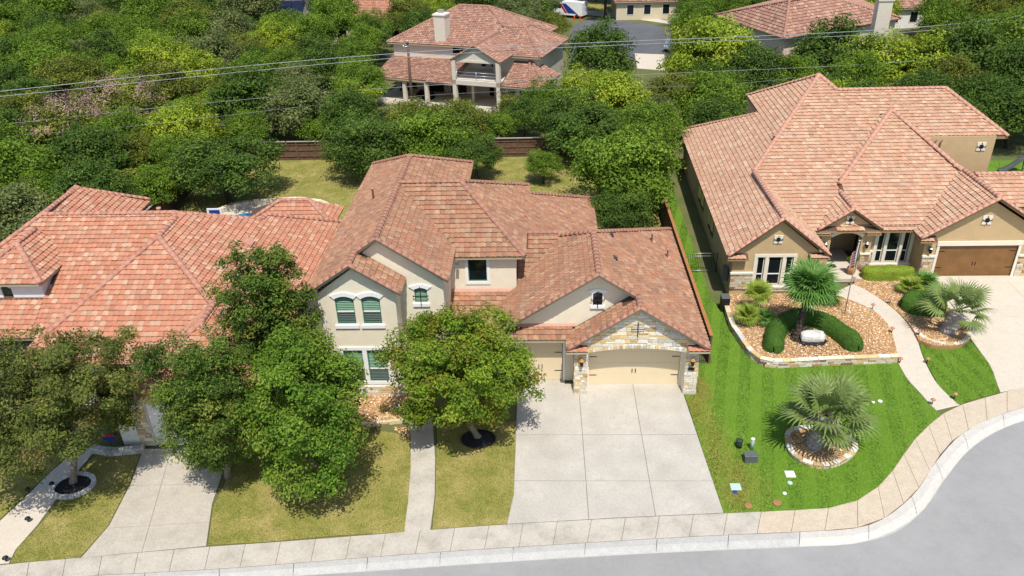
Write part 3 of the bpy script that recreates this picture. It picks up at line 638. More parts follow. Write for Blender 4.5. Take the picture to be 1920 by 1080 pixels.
# stone garage portal
st = MB(); y0 = -.95
st.box(-3.24, -2.56, y0, .0, 0, 3.05, 'mortar'); st.box(2.56, 3.24, y0, .0, 0, 3.05, 'mortar'); st.box(-3.24, -2.56, .0, .34, 0, 3.05, 'stucco')
pts = [(-3.2, 3.05), (3.2, 3.05), (0, 5.28)]
st.prism([(-3.24, y0, 3.05), (3.24, y0, 3.05), (0, y0, 5.3)], (0, 1, 0), .25, 'mortar')
seg = 14; av = []
for i in range(seg+1):
    u = -1+2*i/seg; av.append((u*2.56, 2.72+.27*(1-u*u)))
for i in range(seg):
    (a, za), (b, zb) = av[i], av[i+1]; st.add([(a, y0, za), (b, y0, zb), (b, y0, 3.06), (a, y0, 3.06), (a, y0+.9, za), (b, y0+.9, zb)], [(0, 1, 2, 3), (0, 4, 5, 1)], 'mortar')
st.box(-3.27, -2.55, y0-.05, y0+.3, 0, .16, 'concrete_pale'); st.box(2.55, 3.27, y0-.05, y0+.3, 0, .16, 'concrete_pale')
portal = st.build('stone_portal', H, 'pale limestone gable front around the double garage door')
arch_top = lambda u: 2.72+.27*(1-(u/2.56)**2)+.19
stonework(portal, (0, y0, 0), (1, 0, 0), (0, 0, 1), (0, -1, 0), [(-3.2, 2.9), (3.2, 2.9), (3.2, 3.05), (0, 5.24), (-3.2, 3.05)], holes=[lambda u, v: abs(u) < 2.6 and v < arch_top(u)+.02], seed=3)
for s, sdv in ((-1, 11), (1, 12)):
    a, b = (-3.24, -2.56) if s < 0 else (2.56, 3.24)
    stonework(portal, (0, y0, 0), (1, 0, 0), (0, 0, 1), (0, -1, 0), [(a, .17), (b, .17), (b, 2.9), (a, 2.9)], seed=sdv, ws=(.2, .45))
stonework(portal, (-3.24, 0, 0), (0, -1, 0), (0, 0, 1), (-1, 0, 0), [(-.34, .1), (.95, .1), (.95, 2.9), (-.34, 2.9)], seed=15)
stonework(portal, (3.24, 0, 0), (0, 1, 0), (0, 0, 1), (1, 0, 0), [(-.95, .1), (-.3, .1), (-.3, 2.9), (-.95, 2.9)], seed=16)
na = 34
for i in range(na):        # arch stones
    u0, u1 = -2.62+5.24*i/na+.008, -2.62+5.24*(i+1)/na-.008; f = lambda u: 2.72+.27*(1-min(1, (u/2.56)**2)); c = pick(LIME)
    v = [(u0, y0-.06, f(u0)), (u1, y0-.06, f(u1)), (u1, y0-.06, f(u1)+.18), (u0, y0-.06, f(u0)+.18)]; v += [(x, y0+.12, z) for x, _, z in v]
    MB().add(v, [(0, 1, 2, 3), (0, 4, 5, 1), (1, 5, 6, 2), (2, 6, 7, 3), (3, 7, 4, 0)], 'stone', tone=c).build('arch_stone', portal)
# little tile returns on the pillar tops
for a, b in ((-3.72, -2.6), (2.6, 3.72)):
    F = Face([(a, -1.42, 3.02), (b, -1.42, 3.02), (b, -.97, 3.2), (a, -.97, 3.2)]); mb = MB(); mb.prism(F.p, (0, 0, -1), .12, 'deck', 'fascia'); r_ = mb.build('roof_return', H)
    for i in range(4):
        M = Matrix(((F.c[0], F.up[0], F.n[0], a+.14+.28*i), (F.c[1], F.up[1], F.n[1], -1.44), (F.c[2], F.up[2], F.n[2], 3.02), (0, 0, 0, 1))); link('roof_tile', np_mesh('roof_tile', TV, TQ, ['tile_clean'], np.tile(jit(PAL_RED[0][0]), (len(TV), 1))), r_, M)
# garage doors
def garage_door(house, x0, x1, z1, y, m, cols, rows, zb=0.02, label=None, straps=True):
    d = MB(); d.add([(x0, y+.03, zb), (x1, y+.03, zb), (x1, y+.03, z1), (x0, y+.03, z1)], [(0, 1, 2, 3)], m); o = d.build('garage_door', house, label)
    for r in range(rows):
        a, b = zb+(z1-zb)*r/rows, zb+(z1-zb)*(r+1)/rows
        MB().bbox(x0+.004, x1-.004, y, y+.03, a+.004, b-.004, m, .004).build('panel', o)
    cx = (x0+x1)/2
    for s in (-1, 1): MB().box(cx+s*.09-.02, cx+s*.09+.02, y-.035, y-.002, zb+.78, zb+1.02, 'iron').build('handle', o)
    if straps:
        for z in (zb+.62, zb+1.82):
            for s, e in ((x0+.03, x0+.42), (x1-.42, x1-.03)): MB().box(s, e, y-.014, y-.002, z-.022, z+.022, 'iron').build('hinge_strap', o)
    return o
garage_door(H, -2.44, 2.44, 2.85, -.05, 'door_cream', 2, 4, label='wide cream double garage door under the stone arch')
garage_door(H, -6.28, -3.87, 2.46, .40, 'door_cream', 1, 4, label='narrow cream garage door under the pent roof')
t = MB(); t.box(-2.56, -2.45, -.25, -.02, 0, 2.95, 'trim_cream'); t.box(2.45, 2.56, -.25, -.02, 0, 2.95, 'trim_cream'); t.box(-2.56, 2.56, -.05, .05, 2.85, 3.1, 'trim_cream'); t.build('door_jamb', H)
t = MB(); t.box(-6.42, -6.3, .28, .42, 0, 2.6, 'trim'); t.box(-3.85, -3.73, .28, .42, 0, 2.6, 'trim'); t.box(-6.42, -3.73, .29, .41, 2.5, 2.62, 'trim_cream'); t.build('door_jamb', H)
# soldier course under the pent roof
for i in range(26): MB().bbox(-6.4+.105*i, -6.4+.105*i+.095, .29, .35, 2.68, 2.9, 'stone', .006, tone=pick(LIME)).build('brick', portal)
# front windows
for i, (a, b, c, d) in enumerate(bw[:2]):
    window(H, a, b, c, d, -1.05, 'blind', .58); t = MB(); arch_band(t, (a+b)/2, .50, 6.14, .16, .23, -1.12, -.98, 'trim', .22); t.build('window_head', H); t = MB(); t.box(a-.14, b+.14, -1.14, -1.0, c-.22, c-.02, 'trim'); t.build('window_sill', H)
for a, b in ((-15.5, -14.48), (-14.24, -13.2)): window(H, a, b, 1.02, 3.02, -1.05, 'blind', .62)
frame_trim(H, -15.5, -13.2, 1.02, 3.02, -1.05, .2, mull=((-14.48, -14.24),))
MB().box(-12.98, -12.40, -1.13, -1.0, 2.58, 2.78, 'trim').build('band', H)
window(H, -11.66, -10.99, 5.11, 6.02, .3, 'blind', 1); t = MB(); arch_band(t, -11.325, .36, 5.90, .12, .2, .23, .36, 'trim', .25); t.build('window_head', H); t = MB(); t.box(-11.77, -10.88, .2, .34, 4.9, 5.09, 'trim'); t.build('window_sill', H)
window(H, -11.66, -10.72, .6, 3.36, .3, 'dark', .5); t = MB(); arch_band(t, -11.19, .48, 3.24, .14, .22, .22, .36, 'trim', .22); t.build('window_trim', H)
window(H, -9.1, -8.05, 4.55, 6.0, 3.6, 'dark', 1, gl='glass'); frame_trim(H, -9.1, -8.05, 4.55, 6.0, 3.6, .17)
# gable window with iron cross
t = MB(); t.box(-2.29, -1.79, .30, .36, 4.9, 5.6, 'glass'); wn = t.build('window', H); t = MB(); arch_band(t, -2.04, .27, 5.55, .12, .17, .26, .36, 'trim', .3); t.box(-2.42, -1.66, .24, .37, 4.68, 4.86, 'trim'); t.box(-2.36, -2.29, .27, .36, 4.86, 5.6, 'trim'); t.box(-1.79, -1.72, .27, .36, 4.86, 5.6, 'trim'); t.build('sill', wn)
def iron_cross(house, x, y, z, h, w_):
    b = MB(); b.tube([(x, y, z-h/2), (x, y, z+h/2)], .022, 'iron'); b.tube([(x-w_/2, y, z), (x+w_/2, y, z)], .022, 'iron')
    for s in (-1, 1):
        b.tube([(x+s*w_/2, y, z), (x+s*(w_/2+.05), y, z+.04), (x+s*(w_/2+.02), y, z+.08)], .016, 'iron'); b.tube([(x+s*w_*.5, y, z), (x+s*(w_/2+.05), y, z-.03)], .016, 'iron')
    return b.build('iron_cross', house)
iron_cross(H, -2.04, .2, 5.22, .95, .62); iron_cross(H, -.03, -1.09, 4.2, .88, .58); iron_cross(H, -11.325, .16, 5.55, 1.15, .72)
# stone wainscot by the walk
ws = MB().box(-16.3, -12.43, -1.10, -1.055, .0, .74, 'mortar').box(-12.98, -12.43, -1.10, -1.055, .74, 2.58, 'mortar'); ws.box(-16.32, -12.41, -1.16, -1.06, -.02, .26, 'concrete_pale'); ws = ws.build('stone_wainscot', H)
stonework(ws, (0, -1.10, 0), (1, 0, 0), (0, 0, 1), (0, -1, 0), [(-16.3, .27), (-12.43, .27), (-12.43, .74), (-16.3, .74)], seed=21, ws=(.3, .7)); stonework(ws, (0, -1.10, 0), (1, 0, 0), (0, 0, 1), (0, -1, 0), [(-12.95, .74), (-12.43, .74), (-12.43, 2.57), (-12.95, 2.57)], seed=22)
# lanterns, plaque, flood light
def lantern(house, x, y, z, m='copper', cap='copper'):
    b = MB(); b.box(x-.05, x+.05, y, y+.06, z-.16, z+.12, 'iron'); b.tube([(x, y, z+.1), (x, y-.13, z+.2), (x, y-.17, z+.14)], .014, 'iron'); o = b.build('wall_lantern', house)
    MB().lathe((x, y-.17, z-.26), [(.05, 0), (.085, .04), (.10, .34), (.02, .36)], 'black_plastic', 6, False).build('lamp_body', o); MB().lathe((x, y-.17, z+.09), [(.15, 0), (.10, .06), (.02, .15)], cap, 8, False).build('lamp_cap', o)
lantern(H, -2.9, -1.03, 2.25); lantern(H, 2.9, -1.03, 2.25)
MB().bbox(2.72, 3.06, -1.06, -1.0, 1.62, 1.76, 'plaque', .006).build('house_number_plaque', H)
b = MB(); b.box(-9.72, -9.55, 2.95, 3.2, 5.95, 6.1, 'grey_plastic'); b.build('flood_light', H)
# soffits / blackout floor and inner walls, indoor shade put into their colour
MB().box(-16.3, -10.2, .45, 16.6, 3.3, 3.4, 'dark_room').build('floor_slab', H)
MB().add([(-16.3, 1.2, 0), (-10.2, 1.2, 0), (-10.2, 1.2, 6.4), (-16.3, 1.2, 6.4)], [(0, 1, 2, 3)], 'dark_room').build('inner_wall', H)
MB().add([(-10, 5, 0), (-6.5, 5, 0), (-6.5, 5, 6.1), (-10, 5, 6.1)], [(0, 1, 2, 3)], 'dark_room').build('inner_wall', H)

# ================================================================== TAN HOUSE (to the right)
T = thing('tan_house', 'tan stucco house with large pink tile hip roof and brown garage door', 'house', (17, 16, 0))
zb = .28; ze = 3.3
def LP(x, y): return ze+.8*(x-(6.7+.0335*(y-8.93)))
P1 = (16.0, 25.0, 10.33); GB = (9.8, 16.8, 5.82); FT = [
    Face([(6.7, 8.93, ze), (9.8, 8.93, 5.78), (9.8, 16.8, 5.6), P1, (12.26, 31, 7.15), (12.05, 26.2, 7.05), (7.54, 34, ze)]),
    Face([(9.82, 8.93, 5.8), (12.94, 8.93, ze), (12.94, 17, ze), (9.82, 17, 5.8)]),
    Face([P1, (9.8, 16.8, 5.82), (9.8, 14.5, 4.56), (12.2, 12.3, 3.35), (22.5, 12.3, 3.35), (22.6, 19.35, 7.23), (27.9, 19.35, 7.23), (24.9, 23.6, 9.56), (17.0, 23.6, 9.56)]),
    Face([(20.2, 21.1, 8.75), (15.3, 15.5, 5.36), (15.3, 12.6, 3.6), (24.6, 12.6, 3.6), (23.6, 16.2, 5.78)]),
    Face([(15.3, 12.3, 4.9), (13.25, 12.3, 3.48), (13.25, 18, 3.48), (15.3, 18, 4.9)]),
    Face([(15.3, 12.3, 4.9), (17.35, 12.3, 3.48), (17.35, 18, 3.48), (15.3, 18, 4.9)]),
    Face([(23.7, 11.15, 6.0), (19.45, 11.15, ze), (19.45, 18, ze), (23.7, 18, 6.0)]),
    Face([(23.7, 11.15, 6.0), (27.95, 11.15, ze), (27.95, 18, ze), (23.7, 18, 6.0)]),
    Face([(24.2, 15.6, 5.9), (44, 15.4, 5.9), (44, 11.4, ze), (28.0, 11.4, ze), (28.0, 12.4, 3.92), (24.2, 14.4, 5.2)]),
    Face([(17, 23.6, 9.5), (24.9, 23.6, 9.5), (27.6, 30, 5.5), (14, 30, 5.5)], False), Face([(16, 25, 10.2), (17, 23.7, 9.45), (15.5, 31, 6.3)], False),
    Face([(24.9, 23.6, 9.56), (27.9, 19.35, 7.23), (27.9, 30, 7.23)], False),
    Face([(20.2, 21.1, 8.75), (15.3, 15.5, 5.36), (17.2, 22.3, 6.6)]),
    Face([(20.2, 21.1, 8.75), (23.6, 16.2, 5.78), (24.5, 21.5, 5.6)], False),
    Face([(24.2, 15.6, 5.9), (44, 15.4, 5.9), (44, 20, ze), (24.2, 20, ze)], False),
    Face([(12.05, 26.2, 7.05), (7.54, 34, ze), (15, 34, ze), (15, 27, 7.05)], False)]
capsT = [(P1, GB), (P1, (17.0, 23.6, 9.56)), ((17, 23.6, 9.56), (24.9, 23.6, 9.56)), ((24.9, 23.6, 9.56), (27.9, 19.35, 7.23)), (P1, (12.26, 31, 7.15)), ((12.05, 26.2, 7.05), (7.54, 34, ze)),
         (GB, (9.8, 8.93, 5.8)), ((20.2, 21.1, 8.75), (15.3, 15.5, 5.36)), ((20.2, 21.1, 8.75), (23.65, 16.1, 5.9)), ((23.7, 16.0, 6), (23.7, 11.15, 6)), ((15.3, 15.2, 4.95), (15.3, 12.3, 4.9)), ((24.2, 15.6, 5.9), (36, 15.5, 5.9))]
rakesT = [((9.8, 8.93, 5.78), (6.7, 8.93, ze)), ((9.82, 8.93, 5.8), (12.94, 8.93, ze)), ((15.3, 12.3, 4.9), (13.25, 12.3, 3.48)), ((15.3, 12.3, 4.9), (17.35, 12.3, 3.48)), ((23.7, 11.15, 6), (19.45, 11.15, ze)), ((23.7, 11.15, 6), (27.95, 11.15, ze))]
roofT = make_roof(T, FT, [], PAL_PINK, m='tile_clean', caps=capsT, rakes=rakesT, capcol=(.50, .265, .185), fascia='fascia_tan', key='t')
S = 'stucco_tan'
def rfx(F, x, y, r=.06, h=.6): z = F.z(x, y); MB().lathe((x, y, z-.05), [(r, 0), (r, h), (r*1.6, h+.02), (r*1.6, h+.1)], 'vent_pink', 8).build('vent_pipe', roofT)
p = at(1452, 254, 7.4); rfx(FT[0], p[0], p[1], .09, .35)
w = MB(); facade(w, 7.1, 12.55, 0, ze-.05, 9.3, [(8.55, 10.95, .95, 3.1)], S); w.prism([(7.1, 9.3, ze-.05), (12.55, 9.3, ze-.05), (9.82, 9.3, 5.5)], (0, 1, 0), .1, S)
w.add([(7.1, 9.3, 0), (7.1, 9.3, 3.2), (7.9, 33.6, 3.2), (7.9, 33.6, 0)], [(0, 1, 2, 3)], S); w.add([(12.55, 9.3, 0), (12.55, 9.3, 3.2), (12.55, 14.5, 3.2), (12.55, 14.5, 0)], [(0, 1, 2, 3)], S)
w.add([(7.9, 33.6, 0), (14, 33.6, 0), (14, 33.6, 3.2), (7.9, 33.6, 3.2)], [(0, 1, 2, 3)], S); w.add([(12.3, 26.5, 3), (12.3, 26.5, 7), (12.5, 31, 7), (12.5, 31, 3)], [(0, 1, 2, 3)], S); w.build('wall', T)
w = MB(); facade(w, 13.65, 17.0, 0, 3.4, 12.65, [(14.3, 16.3, zb, 3.05)], S, .5); w.prism([(13.65, 12.65, 3.4), (17.0, 12.65, 3.4), (15.3, 12.65, 4.6)], (0, 1, 0), .1, S)
w.add([(13.65, 12.65, 0), (13.65, 12.65, 3.3), (13.65, 16, 3.3), (13.65, 16, 0)], [(0, 1, 2, 3)], S); w.add([(13.75, 16, 0), (17.3, 16, 0), (17.3, 16, 3.2), (13.75, 16, 3.2)], [(0, 1, 2, 3)], S); w.add([(12.55, 14.5, 0), (13.8, 14.5, 0), (13.8, 14.5, 3.3), (12.55, 14.5, 3.3)], [(0, 1, 2, 3)], S); w.build('wall', T)
w = MB(); facade(w, 17.0, 20.0, 0, 3.45, 13.0, [(17.5, 19.72, .62, 2.95)], S); w.add([(17.0, 12.65, 0), (17.0, 12.65, 3.4), (17.0, 13.0, 3.4), (17.0, 13.0, 0)], [(0, 1, 2, 3)], S); w.add([(20, 11.6, 0), (20, 11.6, 3.2), (20, 13.6, 3.2), (20, 13.6, 0)], [(0, 1, 2, 3)], S); w.build('wall', T)
w = MB(); facade(w, 20, 27.5, 0, 3.25, 11.6, [(20.95, 26.0, zb-.02, 2.55)], S); w.prism([(20, 11.6, 3.25), (27.5, 11.6, 3.25), (23.7, 11.6, 5.62)], (0, 1, 0), .1, S); w.build('wall', T)
w = MB(); w.box(22.0, 27.1, 19.3, 29, 3, 7.3, S); w.build('wall', T)
MB().box(27.5, 43, 12, 19, 0, 3.2, S).build('wall', T)
garage_door(T, 20.97, 25.98, 2.53, 11.66, 'door_wood', 2, 4, zb=zb, label='wide brown wood-grained garage door', straps=True)
t = MB(); t.box(20.75, 26.2, 11.5, 11.68, 2.56, 2.86, 'trim_cream'); t.build('door_head', T); t = MB(); t.box(20.78, 20.95, 11.53, 11.66, zb, 2.56, 'trim_cream'); t.build('door_jamb', T); t = MB(); t.box(26.0, 26.17, 11.53, 11.66, zb, 2.56, 'trim_cream'); t.build('door_jamb', T)
def triple(house, x0, x1, z0, z1, y):
    wd = x1-x0; a = [x0, x0+wd*.22, x0+wd*.31, x0+wd*.70, x0+wd*.79, x1]
    for i in (0, 2, 4): window(house, a[i]+.03, a[i+1]-.03, z0, z1, y, 'dark', .62, fcol='trim_cream', gl='glass')
    frame_trim(house, x0, x1, z0, z1, y, .2, 'trim_cream', mull=((a[1], a[2]), (a[3], a[4])))
triple(T, 8.62, 10.88, 1.02, 3.02, 9.3); triple(T, 17.55, 19.68, .66, 2.9, 13.0)
def gable_vent(house, x, y, z, s=.27):
    b = MB(); b.box(x-s, x+s, y-.06, y+.01, z-s, z+s, 'trim_cream'); o = b.build('gable_vent', house); MB().box(x-s*.45, x+s*.45, y-.075, y-.062, z-s*.45, z+s*.45, 'glass').build('pane', o)
    iron_cross(house, x, y-.1, z, s*2, s*1.7)
gable_vent(T, 9.74, 9.3, 4.25); gable_vent(T, 15.3, 12.65, 4.0); gable_vent(T, 23.5, 11.6, 4.35, .3); gable_vent(T, 26.2, 19.3, 6.55, .3)
for x in (22.9, 23.3): MB().tube([(x, 18.95, 7.25), (x, 19.25, 6.9), (x, 19.25, 5.2)], .05, 'vent_pink').build('downpipe', T)
t = MB(); arch_band(t, 15.3, 1.0, 2.75, .34, .24, 12.55, 12.73, 'trim_cream', .12); t.build('arch_trim', T)
# entrance: recess, door, floor, plant pot belongs to itself
MB().box(14.0, 16.45, 11.3, 15.9, .05, zb+.02, 'concrete_pale').build('porch_floor', T)
b = MB(); b.box(14.7, 15.6, 15.86, 15.95, zb+.02, 2.6, 'door_wood'); d = b.build('front_door', T); MB().box(15.45, 15.49, 15.82, 15.86, 1.2, 1.5, 'iron').build('handle', d)
# stone wainscots with cream caps
def wains(x0, x1, y, z0, z1, seed):
    b = MB().box(x0, x1, y-.05, y-.005, z0, z1, 'mortar'); o = b.build('stone_wainscot', T); MB().bbox(x0-.05, x1+.05, y-.15, y, z1, z1+.13, 'trim_cream', .02).build('cap_stone', o)
    stonework(o, (0, y-.05, 0), (1, 0, 0), (0, 0, 1), (0, -1, 0), [(x0, z0), (x1, z0), (x1, z1), (x0, z1)], seed=seed, pal=WARM)
wains(7.06, 8.4, 9.3, .75, 1.85, 31); wains(11.1, 12.58, 9.3, .75, 1.85, 32); wains(8.4, 11.1, 9.3, .55, .82, 33); wains(16.4, 17.0, 12.65, zb, 1.45, 34); wains(17.05, 17.3, 13.0, zb, 1.45, 38); wains(17.3, 20, 13.0, zb, .45, 35); wains(20.0, 20.75, 11.6, zb, 1.75, 36); wains(26.2, 27.4, 11.6, zb, 1.75, 37)
for x, y, z in ((13.95, 12.6, 2.25), (16.65, 12.6, 2.25), (20.35, 11.55, 2.35)): lantern(T, x, y, z, cap='steel')
# roof returns at the gable feet
for a, b_, y in ((6.65, 7.95, 8.93), (11.75, 13.0, 8.93), (13.2, 14.15, 12.4), (16.45, 17.4, 12.4), (19.4, 20.5, 11.15)):
    F = Face([(a, y-.1, ze-.2), (b_, y-.1, ze-.2), (b_, y+.38, ze), (a, y+.38, ze)]); mb = MB(); mb.prism(F.p, (0, 0, -1), .12, 'deck', 'fascia_tan'); r_ = mb.build('roof_return', T); nn = int((b_-a)/.28)
    for i in range(nn):
        M = Matrix(((F.c[0], F.up[0], F.n[0], a+.16+.28*i), (F.c[1], F.up[1], F.n[1], y-.12), (F.c[2], F.up[2], F.n[2], ze-.2), (0, 0, 0, 1))); link('roof_tile', np_mesh('roof_tile', TV, TQ, ['tile_clean'], np.tile(jit(PAL_PINK[0][0]), (len(TV), 1))), r_, M)
# windows in the shaded side wall
for y0, y1 in ((16.4, 17.4), (17.55, 18.5), (21.0, 22.2), (22.4, 23.6)):
    x = 7.1+.033*(y0-9.3)-.03; b = MB(); b.box(x, x+.08, y0, y1, .95, 2.3, 'frame_green'); o = b.build('window', T); MB().box(x-.012, x-.002, y0+.06, y1-.06, 1.02, 2.23, 'glass').build('pane', o)
# meter boxes and pipes on the side wall
b = MB(); b.bbox(6.82, 7.05, 9.9, 10.5, .9, 1.9, 'grey_plastic', .02); b.build('meter_box', T)
MB().box(20.5, 26, 12.2, 12.3, 0, 3.2, 'dark_room').build('inner_wall', T); MB().box(7.3, 12.4, 10.4, 10.5, .2, 3.1, 'dark_room').build('inner_wall', T); MB().box(17.4, 19.9, 14.6, 14.7, .2, 3.1, 'dark_room').build('inner_wall', T)

# ================================================================== RED-ROOFED HOUSE (to the left)
Lh = thing('red_roofed_house', 'white stucco house under broad coral-red tile hip roofs behind street trees', 'house', (-27, 3, 0))
Q = (-26.6, 4.15, 7.3); AR = (-27.1, 7.5, 7.3); AL = (-35.2, 7.5, 7.3)
FL = [Face([Q, (-31.6, -1.0, 4.0), (-32.6, -2.4, 3.1), (-19.6, -2.4, 3.1)]),                                     # big front hip
      Face([Q, (-19.0, -3.0, 3.1), (-19.0, 15.2, 3.1), (-23.0, 11.6, 5.3), (-23.1, 10.8, 5.3), (-26.6, 7.5, 7.3)]),          # right-facing slope
      Face([AL, AR, (-26.6, 7.5, 7.3), (-26.6, .2, 3.1), (-36.5, .2, 3.1), (-38.5, 3.8, 5.2)]),                                # front slope of the main ridge
      Face([Q, (-32.6, -2.4, 3.1), (-32.6, 8, 3.1), (-26.6, 8, 7.3)], False),
      Face([(-22.3, -2.0, 5.3), (-25.6, -5.5, 3.1), (-19.0, -5.5, 3.1)]),                                          # garage wing front
      Face([(-22.3, -2.0, 5.3), (-25.6, -5.5, 3.1), (-25.6, 2, 3.1), (-22.3, 2, 5.3)]),
      Face([(-22.3, -2.0, 5.3), (-19.0, -5.5, 3.1), (-19.0, 2, 3.1), (-22.3, 2, 5.3)]),
      Face([(-34.9, 4.1, 7.0), (-37.1, 2.05, 5.5), (-32.85, 2.05, 5.5)]), Face([(-34.9, 4.1, 7.0), (-32.85, 2.05, 5.5), (-32.85, 6, 5.5), (-34.9, 6, 7.0)]), Face([(-34.9, 4.1, 7.0), (-37.1, 2.05, 5.5), (-37.1, 6, 5.5), (-34.9, 6, 7.0)], False),
      Face([AL, (-35.6, 12.2, 7.1), (-32.5, 15.2, 5.0), (-32.5, 9.0, 5.0), (-34, 7.5, 6.1)]), Face([AL, (-35.6, 12.2, 7.1), (-39.5, 15, 4.5), (-39.5, 4, 4.5)], False),
      Face([(-36.0, .6, 3.4), (-33.2, .6, 3.4), (-33.2, 2.3, 4.4), (-36, 2.3, 4.4)]),
      Face([AR, (-23.1, 10.8, 5.3), (-30, 13.5, 3.4), AL], False), Face([(-23.6, 16.2, 4.4), (-26.2, 14.6, 3.1), (-26.2, 18, 3.1)], False), Face([(-23.6, 16.2, 4.4), (-26.2, 14.6, 3.1), (-19.6, 14.6, 3.1), (-21.5, 16.2, 4.4)]), Face([(-21.5, 16.2, 4.4), (-19.6, 14.6, 3.1), (-19.6, 18, 3.1)]),
      Face([(-19, 15.2, 3.1), (-23.0, 11.6, 5.3), (-26, 15.2, 3.1)], False)]
capsL = [(Q, (-32.5, -2.2, 3.2)), (Q, (-21.6, -.6, 4.5)), (Q, (-26.65, 6.7, 7.3)), ((-26.65, 6.7, 7.3), AR), (AR, AL), (AR, (-23.1, 10.8, 5.3)), ((-23.1, 10.8, 5.3), (-23.0, 11.6, 5.3)), ((-23.0, 11.6, 5.3), (-19, 15.2, 3.1)), (AL, (-38.5, 3.8, 5.2)),
         ((-22.3, .2, 5.3), (-22.3, -2, 5.3)), ((-22.3, -2, 5.3), (-25.6, -5.5, 3.1)), ((-22.3, -2, 5.3), (-19, -5.5, 3.1)), ((-34.9, 4.1, 7.0), (-32.85, 2.05, 5.5)), ((-34.9, 4.1, 7), (-37.1, 2.05, 5.5)), ((-34.9, 4.1, 7), (-34.9, 6, 7)), (AL, (-35.6, 12.2, 7.1)), ((-35.6, 12.2, 7.1), (-32.5, 15.2, 5.0)),
         ((-23.6, 16.2, 4.4), (-21.5, 16.2, 4.4)), ((-21.5, 16.2, 4.4), (-19.6, 14.6, 3.1)), ((-23.6, 16.2, 4.4), (-26.2, 14.6, 3.1)), ((-36, .6, 3.4), (-36.6, 2.0, 4.4))]
roofL = make_roof(Lh, FL, [([(-37, 2.4), (-33.1, 2.4), (-33.1, 6), (-37, 6)], 5.3)], PAL_RED, m='tile_clean', caps=capsL, rakes=[], capcol=(.44, .215, .15), key='l')
p = at(465, 452, 5.4); b = MB(); F = FL[1]; z = F.z(p[0], p[1]); q = [np.array([p[0], p[1], z])+F.n*.08+F.c*a+F.up*c for a, c in ((-.35, -.25), (.35, -.25), (.3, .25), (-.3, .25))]; b.prism(q, F.n, .08, 'vent_pink'); b.build('roof_vent', roofL)
for px in ((152, 384, 6.2), (298, 393, 6.8)):
    p = at(*px); MB().lathe((p[0], p[1], p[2]-.6), [(.09, 0), (.09, .6), (.15, .62), (.15, .75)], 'vent_pink', 8).build('vent_pipe', roofL)
S = 'stucco_white'
w = MB(); facade(w, -36.9, -33.15, 3.0, 5.45, 2.45, [(-35.55, -34.95, 4.25, 5.1)], S); w.add([(-33.15, 2.45, 3), (-33.15, 2.45, 5.45), (-33.15, 6, 5.45), (-33.15, 6, 3)], [(0, 1, 2, 3)], S); w.add([(-36.9, 2.45, 3), (-36.9, 2.45, 5.45), (-36.9, 6, 5.45), (-36.9, 6, 3)], [(0, 1, 2, 3)], S); w.build('wall', Lh)
window(Lh, -35.55, -34.95, 4.25, 5.1, 2.45, 'dark', 1); t = MB(); arch_band(t, -35.25, .3, 5.02, .14, .16, 2.38, 2.5, 'trim_cream', .15); t.build('window_trim', Lh)
w = MB(); facade(w, -25.2, -19.4, 0, 3.0, -5.1, [(-24.6, -20.0, 0, 2.45)], S); w.add([(-25.2, -5.1, 0), (-25.2, -5.1, 3), (-25.2, -2, 3), (-25.2, -2, 0)], [(0, 1, 2, 3)], S); w.add([(-19.4, -5.1, 0), (-19.4, -5.1, 3), (-19.4, 14.8, 3), (-19.4, 14.8, 0)], [(0, 1, 2, 3)], S); w.build('wall', Lh)
w = MB(); facade(w, -36.2, -25.2, 0, 3.0, -1.9, [(-28.0, -26.6, .9, 2.6), (-32, -30.6, .9, 2.6)], S); w.add([(-36.2, -1.9, 0), (-36.2, -1.9, 3), (-36.2, 14, 3), (-36.2, 14, 0)], [(0, 1, 2, 3)], S); w.add([(-36.2, 14, 0), (-19.4, 14.8, 0), (-19.4, 14.8, 3), (-36.2, 14, 3)], [(0, 1, 2, 3)], S); w.build('wall', Lh)
for a, b_ in ((-28.0, -26.6), (-32, -30.6)): window(Lh, a, b_, .9, 2.6, -1.9, 'blind', .55); frame_trim(Lh, a, b_, .9, 2.6, -1.9, .14)
garage_door(Lh, -24.58, -20.02, 2.43, -5.02, 'white_paint', 2, 4, label='white garage door seen through the street tree', straps=False)
b = MB().box(-26.2, -25.25, -5.15, -5.1, 0, 1.2, 'mortar'); b.box(-25.3, -24.62, -5.16, -5.11, 0, 2.9, 'mortar'); o = b.build('stone_wainscot', Lh); stonework(o, (0, -5.16, 0), (1, 0, 0), (0, 0, 1), (0, -1, 0), [(-25.3, .1), (-24.62, .1), (-24.62, 2.9), (-25.3, 2.9)], seed=41)
MB().box(-36, -25.3, -.4, -.3, 0, 2.9, 'dark_room').build('inner_wall', Lh)

